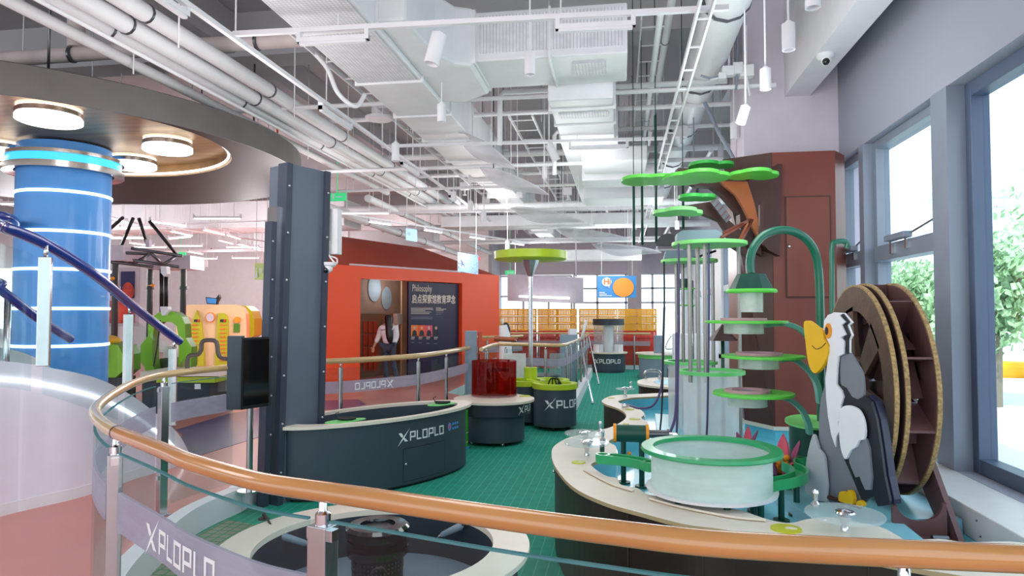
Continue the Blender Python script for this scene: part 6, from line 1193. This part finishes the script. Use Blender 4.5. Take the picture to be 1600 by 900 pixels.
lay('grey_neck', sm([(1318, 541), (1328, 553), (1336, 566), (1345, 582), (1348, 602), (1347, 622), (1338, 626), (1322, 612), (1313, 600), (1312, 560)]), -.004, .02, 'pelgrey')
lay('white_neck', [(1290, 513), (1291, 501), (1297, 492), (1305, 489), (1313, 491), (1319, 498), (1324, 503), (1318, 508), (1325, 523), (1317, 527), (1322, 533), (1321, 553), (1313, 557), (1311, 577), (1310, 600), (1318, 610), (1321, 620), (1317, 633), (1319, 647), (1313, 660), (1315, 673), (1310, 683), (1309, 699), (1302, 679), (1297, 650), (1294, 620), (1293, 590), (1297, 562), (1300, 540), (1294, 527)], .018, .016, 'pelwhite')
lay('crest_line', [(1314, 493), (1322, 503), (1316, 508), (1323, 522), (1318, 529), (1322, 533), (1323, 553), (1326, 553), (1326, 530), (1329, 523), (1323, 508), (1328, 503), (1318, 490)], .006, .012, 'pelblack')
lay('white_neck_back', [(1300, 488), (1318, 489), (1331, 504), (1325, 509), (1331, 524), (1327, 531), (1327, 556), (1312, 558)], -.006, .012, 'pelwhite')
lay('beak', sm([(1262, 506), (1267, 501), (1274, 504), (1283, 511), (1291, 516), (1293, 528), (1297, 536), (1300, 545), (1298, 558), (1292, 571), (1285, 580), (1279, 583), (1273, 577), (1268, 560), (1265, 535)]), .034, .03, 'pelyellow')
pts = spl([(1276, 540, 0), (1282, 545, 0), (1290, 543, 0), (1297, 536, 0)], 6); m = MB(); m.tube([PP(p.x, p.y, p0, n0)+n0*.035 for p in pts], .0025, 6); m.build('beak_line', 'pelblack', t)
lay('eye_ring', el(1298.5, 517, 5.2, 12), .026, .008, 'pelorange'); lay('pupil', el(1297, 517, 2.4, 6.5), .03, .004, 'pelblack')
lay('light_flank', sm([(1274, 678), (1279, 688), (1283, 702), (1290, 710), (1293, 728), (1294, 784), (1262, 768), (1262, 735), (1266, 706)], 2), .02, .02, 'pellight')
lay('white_wing', sm([(1322, 637), (1333, 633), (1347, 638), (1355, 650), (1359, 667), (1358, 685), (1350, 688), (1345, 698), (1338, 702), (1334, 708), (1329, 717), (1324, 710), (1320, 693), (1318, 667), (1319, 650)], 3), .038, .018, 'pelwhite')
lay('grey_feathers', [(1357, 685), (1362, 700), (1364, 725), (1366, 745), (1364, 765), (1356, 765), (1350, 752), (1347, 744), (1341, 746), (1335, 733), (1331, 722), (1330, 708), (1340, 698), (1348, 690)], .021, .018, 'pelgrey')
lay('foot', sm([(1316, 778), (1317, 769), (1322, 767), (1327, 772), (1331, 765), (1337, 770), (1338, 787), (1318, 783)], 2), .03, .03, 'pelyellow'); lay('foot', sm([(1344, 784), (1349, 781), (1354, 786), (1353, 791), (1344, 790)], 2), .03, .03, 'pelyellow')
m = MB(); q = PP(1266, 765, p0, n0); q2 = PP(1345, 790, p0, n0); m.tube([q+Vector((0, 0, -.01)), q2+Vector((0, 0, -.012))], .012, 8); m.build('base_rail', 'browndark', t)
# ================================================================ FAR LEFT MACHINES
def sheet(name, pts, d0, depth, mt, parent, side=None): return px_slab(name, pts, d0, depth, mt, parent, side=side)
D1 = 11.5
t = thing('arch_machine', 'bright green horseshoe arch machine hung with ropes at the left', 'play machine', P(258, 600, d=D1))
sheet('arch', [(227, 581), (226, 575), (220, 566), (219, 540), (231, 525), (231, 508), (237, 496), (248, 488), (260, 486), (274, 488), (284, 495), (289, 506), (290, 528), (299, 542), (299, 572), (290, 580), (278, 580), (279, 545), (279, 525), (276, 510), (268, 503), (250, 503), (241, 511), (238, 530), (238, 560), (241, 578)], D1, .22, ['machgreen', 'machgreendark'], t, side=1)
m = MB()
for px in (251, 254, 258, 261): m.tube([P(px, 420, d=D1+.1), P(px, 488, d=D1+.1)], .018, 8)
m.build('rope_bundle', 'black', t); m = MB(); m.tube([P(250, 500, d=D1-.05), P(246, 540, d=D1-.1), P(240, 572, d=D1-.1)], .012, 6); m.build('rope', 'black', t)
sheet('upper_pulley', [(251, 416), (260, 416), (261, 428), (256, 432), (251, 426)], D1-.1, .12, 'white', t); sheet('lower_pulley', [(250, 479), (262, 479), (263, 484), (257, 493), (253, 493), (251, 488)], D1-.1, .12, 'white', t)
sheet('white_bin', [(255, 541), (276, 540), (278, 575), (255, 575)], D1+.6, .3, 'white', t); sheet('work_surface', [(238, 585), (250, 560), (285, 558), (284, 590)], D1+.3, .1, 'darksteel', t); sheet('wood_side', [(276, 577), (287, 560), (288, 577)], D1, .1, 'beige', t)
t = thing('wide_counter', 'wooden topped counter with lime edge and dark cabinet under the arch machine', 'counter', P(285, 630, d=10.8))
def boxpx(name, x0, y0, x1, y1, d, dep, mt, parent): return px_slab(name, [(x0, y0), (x1, y0), (x1, y1), (x0, y1)], d, dep, mt, parent)
boxpx('wood_top', 219, 581, 344, 588, 10.6, 1.0, 'rim', t); boxpx('lime_edge', 244, 589, 336, 598, 10.65, .9, 'lime', t); boxpx('dark_cabinet', 222, 598, 327, 645, 10.7, .8, 'slatedark', t); boxpx('label_plate', 304, 600, 313, 608, 10.66, .02, 'logowhite', t); boxpx('orange_panel', 343, 580, 357, 590, 11.2, .3, 'orange', t); boxpx('clear_bin', 338, 592, 352, 612, 11, .3, 'acrylic', t)
t = thing('gantry', 'dark pipe gantry with pale boxes standing over the green machines', 'gantry', P(240, 560, d=12.5))
boxpx('pale_box', 157, 383, 192, 407, 12.2, .6, 'lilacbox', t); boxpx('pale_box', 229, 399, 297, 420, 13, .6, 'lilacbox', t)
for px, y0, d in [(181, 405, 12.4), (235, 418, 13.1), (287, 418, 13.1), (163, 405, 12.5)]:
    a = P(px, y0, d=d); m = MB(); m.tube([(a.x, a.y, 0), (a.x, a.y, a.z)], .055, 12); m.build('post', 'black', t)
    b = P(px, 450, d=d); m = MB(); m.tube([(b.x, b.y, b.z-.03), (b.x, b.y, b.z+.03)], .075, 12); m.build('post_clamp', 'black', t)
for k, (x0, y0, x1, y1) in enumerate([(192, 340, 160, 368), (208, 341, 190, 383), (217, 341, 231, 385), (233, 345, 278, 400), (192, 388, 210, 411), (195, 395, 235, 397), (210, 411, 236, 396), (236, 396, 255, 413), (255, 413, 278, 399), (165, 408, 240, 417), (205, 388, 285, 400), (210, 407, 280, 417), (193, 400, 208, 412)]):
    m = MB(); m.tube([P(x0, y0, d=12.3), P(x1, y1, d=12.6)], .03, 8); m.build('truss_bar', 'black' if k < 4 else 'darksteel', t)
boxpx('winch', 227, 374, 233, 386, 12.4, .1, 'lilacbox', t)
# beige activity board
D2 = 15.5
t = thing('beige_activity_board', 'big rounded beige activity board with two lime leaf gauges', 'activity board', P(335, 575, d=D2))
sheet('board', [(275, 598), (275, 500), (279, 486), (288, 478), (298, 476), (366, 476), (378, 480), (384, 490), (385, 505), (385, 598)], D2, .2, 'beige', t); sheet('lime_rear_lobe', [(372, 477), (384, 478), (393, 486), (397, 498), (397, 524), (372, 540)], D2+.35, .5, 'limeplate', t)
sheet('lime_leaf_gauge', [(307, 485), (310, 494), (314, 506), (317, 530), (319, 572), (298, 572), (296, 545), (297, 520), (300, 503)], D2-.06, .06, 'limeplate', t); sheet('lime_leaf_gauge', [(341, 489), (348, 489), (354, 493), (356, 500), (356, 572), (335, 572), (337, 540), (339, 505)], D2-.06, .06, 'limeplate', t)
m = MB()
for k in range(10):
    for x in (299, 343):
        y = 508+6.1*k; a, b = P(x, y-.8, d=D2-.08), P(x+8, y+.8, d=D2-.08); m.slab([P(x, y+.9, d=D2-.08), P(x+8, y+.9, d=D2-.08), P(x+8, y-.9, d=D2-.08), P(x, y-.9, d=D2-.08)], (0, .02, 0)); m.slab([P(x+10, y+.5, d=D2-.08), P(x+11, y+.5, d=D2-.08), P(x+11, y-.5, d=D2-.08), P(x+10, y-.5, d=D2-.08)], (0, .02, 0))
m.build('gauge_marks', 'orangemark', t)
for x in (303, 344): sheet('gauge_display', [(x, 499), (x+8, 499), (x+8, 503), (x, 503)], D2-.09, .03, 'black', t); sheet('red_light', [(x+5.5, 499), (x+8, 499), (x+8, 503), (x+5.5, 503)], D2-.1, .01, 'brightred', t)
sheet('round_dial', el(328, 496, 7.5, 8), D2-.05, .05, 'pelorange', t); sheet('dial_face', el(328, 496, 6, 6.5), D2-.07, .03, 'lilac', t)
for x, y in [(370, 500), (289, 499)]: sheet('round_button', el(x, y, 5, 5), D2-.05, .05, 'pelorange', t)
sheet('notice_plate', [(365, 506), (374, 506), (374, 519), (365, 519)], D2-.03, .03, 'machgreendark', t)
m = MB(); m.tube(spl([P(a, b, d=11.2) for a, b in [(293, 576), (293, 562), (298, 555), (309, 554), (314, 547), (315, 537), (320, 532), (334, 532), (339, 537), (341, 552), (346, 559), (356, 561)]], 5), .035, 12); m.build('bent_tube', 'pvc', label='bent dark metal tube rising before the beige activity board', cat='tube')
t = thing('wall_monitor', 'small black monitor tilted on a bracket above the beige activity board', 'monitor', P(330, 470, d=15)); px_slab('bezel', [(321, 464), (340, 466), (339, 476), (323, 475)], 15, .08, 'black', t); px_slab('screen', [(322.5, 465.5), (338, 467), (337, 474.5), (324, 473.5)], 14.97, .02, 'skyblue', t); px_slab('bracket', [(337, 466), (342, 460), (343, 465), (340, 471)], 15.05, .1, 'black', t)
boxpx('bracket', 329, 388, 331, 389, 15, .02, 'black', t)
# machine seen through stair glass
t = thing('green_side_machine', 'green side machine with solid yellow reflection shape seen behind the stair glass', 'play machine', P(165, 600, d=10.5))
sheet('green_body', [(150, 590), (150, 545), (165, 535), (185, 540), (192, 555), (192, 580), (180, 590)], 10.5, .5, ['machgreen', 'machgreendark'], t, side=1); boxpx('dark_base', 150, 590, 190, 649, 10.6, .4, 'slatedark', t); sheet('yellow_reflection', el(146, 534, 20, 9), 10.4, .4, 'yellow', t); boxpx('orange_body', 150, 545, 166, 562, 10.45, .3, 'orange', t); boxpx('white_panel', 127, 540, 150, 575, 10.45, .3, 'white', t)  # yellow reflection modelled as a solid oval before the green body
# posters in back wall
t = thing('poster_window', 'framed window poster of night sky with an orange planet', 'poster', P(190, 470, y=24.4))
def wl(name, x0, y0, x1, y1, o, mt, par): a, b = P(x0, y1, y=24.55-o), P(x1, y0, y=24.55-o); m = MB(); m.b2((a.x, a.y, a.z), (b.x, b.y+.03, b.z)); return m.build(name, mt, par)
wl('frame', 160, 418, 217, 510, 0, 'lilac', t); wl('night_picture', 164, 424, 185, 462, .05, 'nightblue', t); wl('night_picture', 188, 424, 210, 466, .05, 'nightblue', t); wl('lower_picture', 164, 470, 210, 505, .05, 'planet', t)
m = MB(); m.add([P(200+9.5*math.cos(i*.4)*(1 if math.cos(i*.4) < 0 else 1), 455+14*math.sin(i*.4), y=24.46) for i in range(16)], [tuple(range(16))]); m.build('planet', 'planet', t); m = MB(); m.add([P(176+3*math.cos(i*.6), 436+3*math.sin(i*.6), y=24.46) for i in range(11)], [tuple(range(11))]); m.build('small_planet', 'pelorange', t)
for px, py, d in [(176, 435, 12.3), (239, 446, 13)]:
    c = P(px, py, d=d); m = MB(); m.sphere(c, .06 if d > 13.5 else .035, 8); m.tube([c, (c.x-.16, c.y+.05, c.z)], .012, 6); m.build('round_bell', 'pelorange', label='small round brass bell fixed %s' % {176: 'at the left gantry post', 239: 'at the middle gantry post'}[px], cat='bell')
# white counter & exhibits between beige board and dark fin
t = thing('display_counter', 'white display counter with orange blob and black base left of the dark fin', 'counter', P(400, 640, d=13)); boxpx('black_base', 400, 600, 424, 621, 12.8, .5, 'black', t); boxpx('white_body', 400, 540, 424, 600, 13, .5, 'white', t); px_slab('yellow_blob', [(400, 550), (410, 545), (418, 552), (420, 565), (412, 585), (400, 582)], 12.9, .1, 'pelorange', t)
# ================================================================ WOMAN
def skinned(name, vs, es, rs, mt, parent, sub=2):
    me = bpy.data.meshes.new(name); sh = Vector((0, 0, 0)); q = parent
    while q: sh += q.location; q = q.parent
    me.from_pydata([tuple(Vector(v)-sh) for v in vs], es, []); o = bpy.data.objects.new(name, me); COL.objects.link(o); o.parent = parent
    s_ = o.modifiers.new('skin', 'SKIN'); s_.use_smooth_shade = True
    for i, r in enumerate(rs):
        sv = me.skin_vertices[0].data[i]; sv.radius = r if isinstance(r, tuple) else (r, r); sv.use_root = i == 0
    b_ = o.modifiers.new('sub', 'SUBSURF'); b_.levels = sub; b_.render_levels = sub; me.materials.append(M[mt]); return o
wd_ = 15.4; wp_ = P(607, 600, d=wd_); wx, wy = wp_.x, wp_.y; k_ = .97
t = thing('person', 'woman with long black hair, white blouse and dark jeans entering the orange house', 'person', (wx, wy, 0))
def B(x, y, z): return Vector((wx+x*k_, wy+y*k_, z*k_))   # x right in picture, y away
vs = [B(0, 0, .92), B(0, 0, 1.08), B(0, 0, 1.24), B(0, 0, 1.34), B(-.01, 0, 1.40), B(-.03, -.01, 1.47), B(-.03, -.01, 1.55),
      B(-.17, 0, 1.30), B(-.24, .0, 1.08), B(-.33, -.04, .88), B(-.36, -.05, .80), B(.15, .02, 1.30), B(.17, .06, 1.07), B(.12, -.02, .86), B(.10, -.04, .79),
      B(-.08, 0, .85), B(-.07, -.03, .48), B(-.05, .02, .08), B(-.12, .0, .03), B(.08, 0, .85), B(.10, .04, .48), B(.15, .12, .1), B(.08, .12, .04)]
es = [(0, 1), (1, 2), (2, 3), (3, 4), (4, 5), (5, 6), (3, 7), (7, 8), (8, 9), (9, 10), (3, 11), (11, 12), (12, 13), (13, 14), (0, 15), (15, 16), (16, 17), (17, 18), (0, 19), (19, 20), (20, 21), (21, 22)]
rs = [.09, .07, .075, .06, .045, .075, .08, .055, .042, .03, .022, .055, .042, .03, .022, .085, .055, .04, .03, .085, .055, .04, .03]
skinned('body', vs, es, rs, 'skin', t)
skinned('blouse', [vs[0]-Vector((0, 0, .05)), vs[1], vs[2], vs[3]-Vector((0, 0, .01)), vs[7], vs[8], B(-.31, -.03, .92), vs[11], vs[12], B(.13, -.01, .9)], [(0, 1), (1, 2), (2, 3), (3, 4), (4, 5), (5, 6), (3, 7), (7, 8), (8, 9)], [.16, .14, .15, .11, .085, .068, .05, .085, .068, .05], 'blouse', t)
skinned('jeans', [vs[0]-Vector((0, 0, .02)), vs[15], vs[16], vs[17], vs[19], vs[20], vs[21]], [(0, 1), (1, 2), (2, 3), (0, 4), (4, 5), (5, 6)], [.135, .1, .07, .055, .1, .07, .055], 'jeans', t)
skinned('hair', [B(-.01, -.02, 1.58), B(.0, -.05, 1.5), B(.03, -.08, 1.38), B(.05, -.1, 1.2), B(.07, -.12, 1.02), B(.09, -.12, .9)], [(0, 1), (1, 2), (2, 3), (3, 4), (4, 5)], [.085, .1, .09, .1, .09, .03], 'hair', t)
# fingers on each hand
for hx_, hy_, hz_, s_ in [(-.36, -.05, .80, -1), (.10, -.04, .79, 1)]:
    for k in range(4): m = MB(); o = B(hx_+(k-1.5)*.012, hy_-.01+.012*k, hz_); m.tube([o, o+Vector((-.005, 0, -.05-.008*(k in (1, 2)))), o+Vector((-.012, -.005, -.085-.01*(k in (1, 2))))], [.009, .008, .006], 6); m.build('finger', 'skin', t)
    m = MB(); o = B(hx_-.02, hy_-.02, hz_+.03); m.tube([o, o+Vector((-.02, -.01, -.04))], [.01, .007], 6); m.build('thumb', 'skin', t)
skinned('head_front', [B(-.06, -.01, 1.53), B(-.075, -.01, 1.48)], [(0, 1)], [.06, .05], 'skin', t)
m = MB(); q = B(-.135, -.02, 1.49); m.lathe([(.001, -.02), (.012, 0), (.001, .02)], q, 8); m.build('nose', 'skin', t)
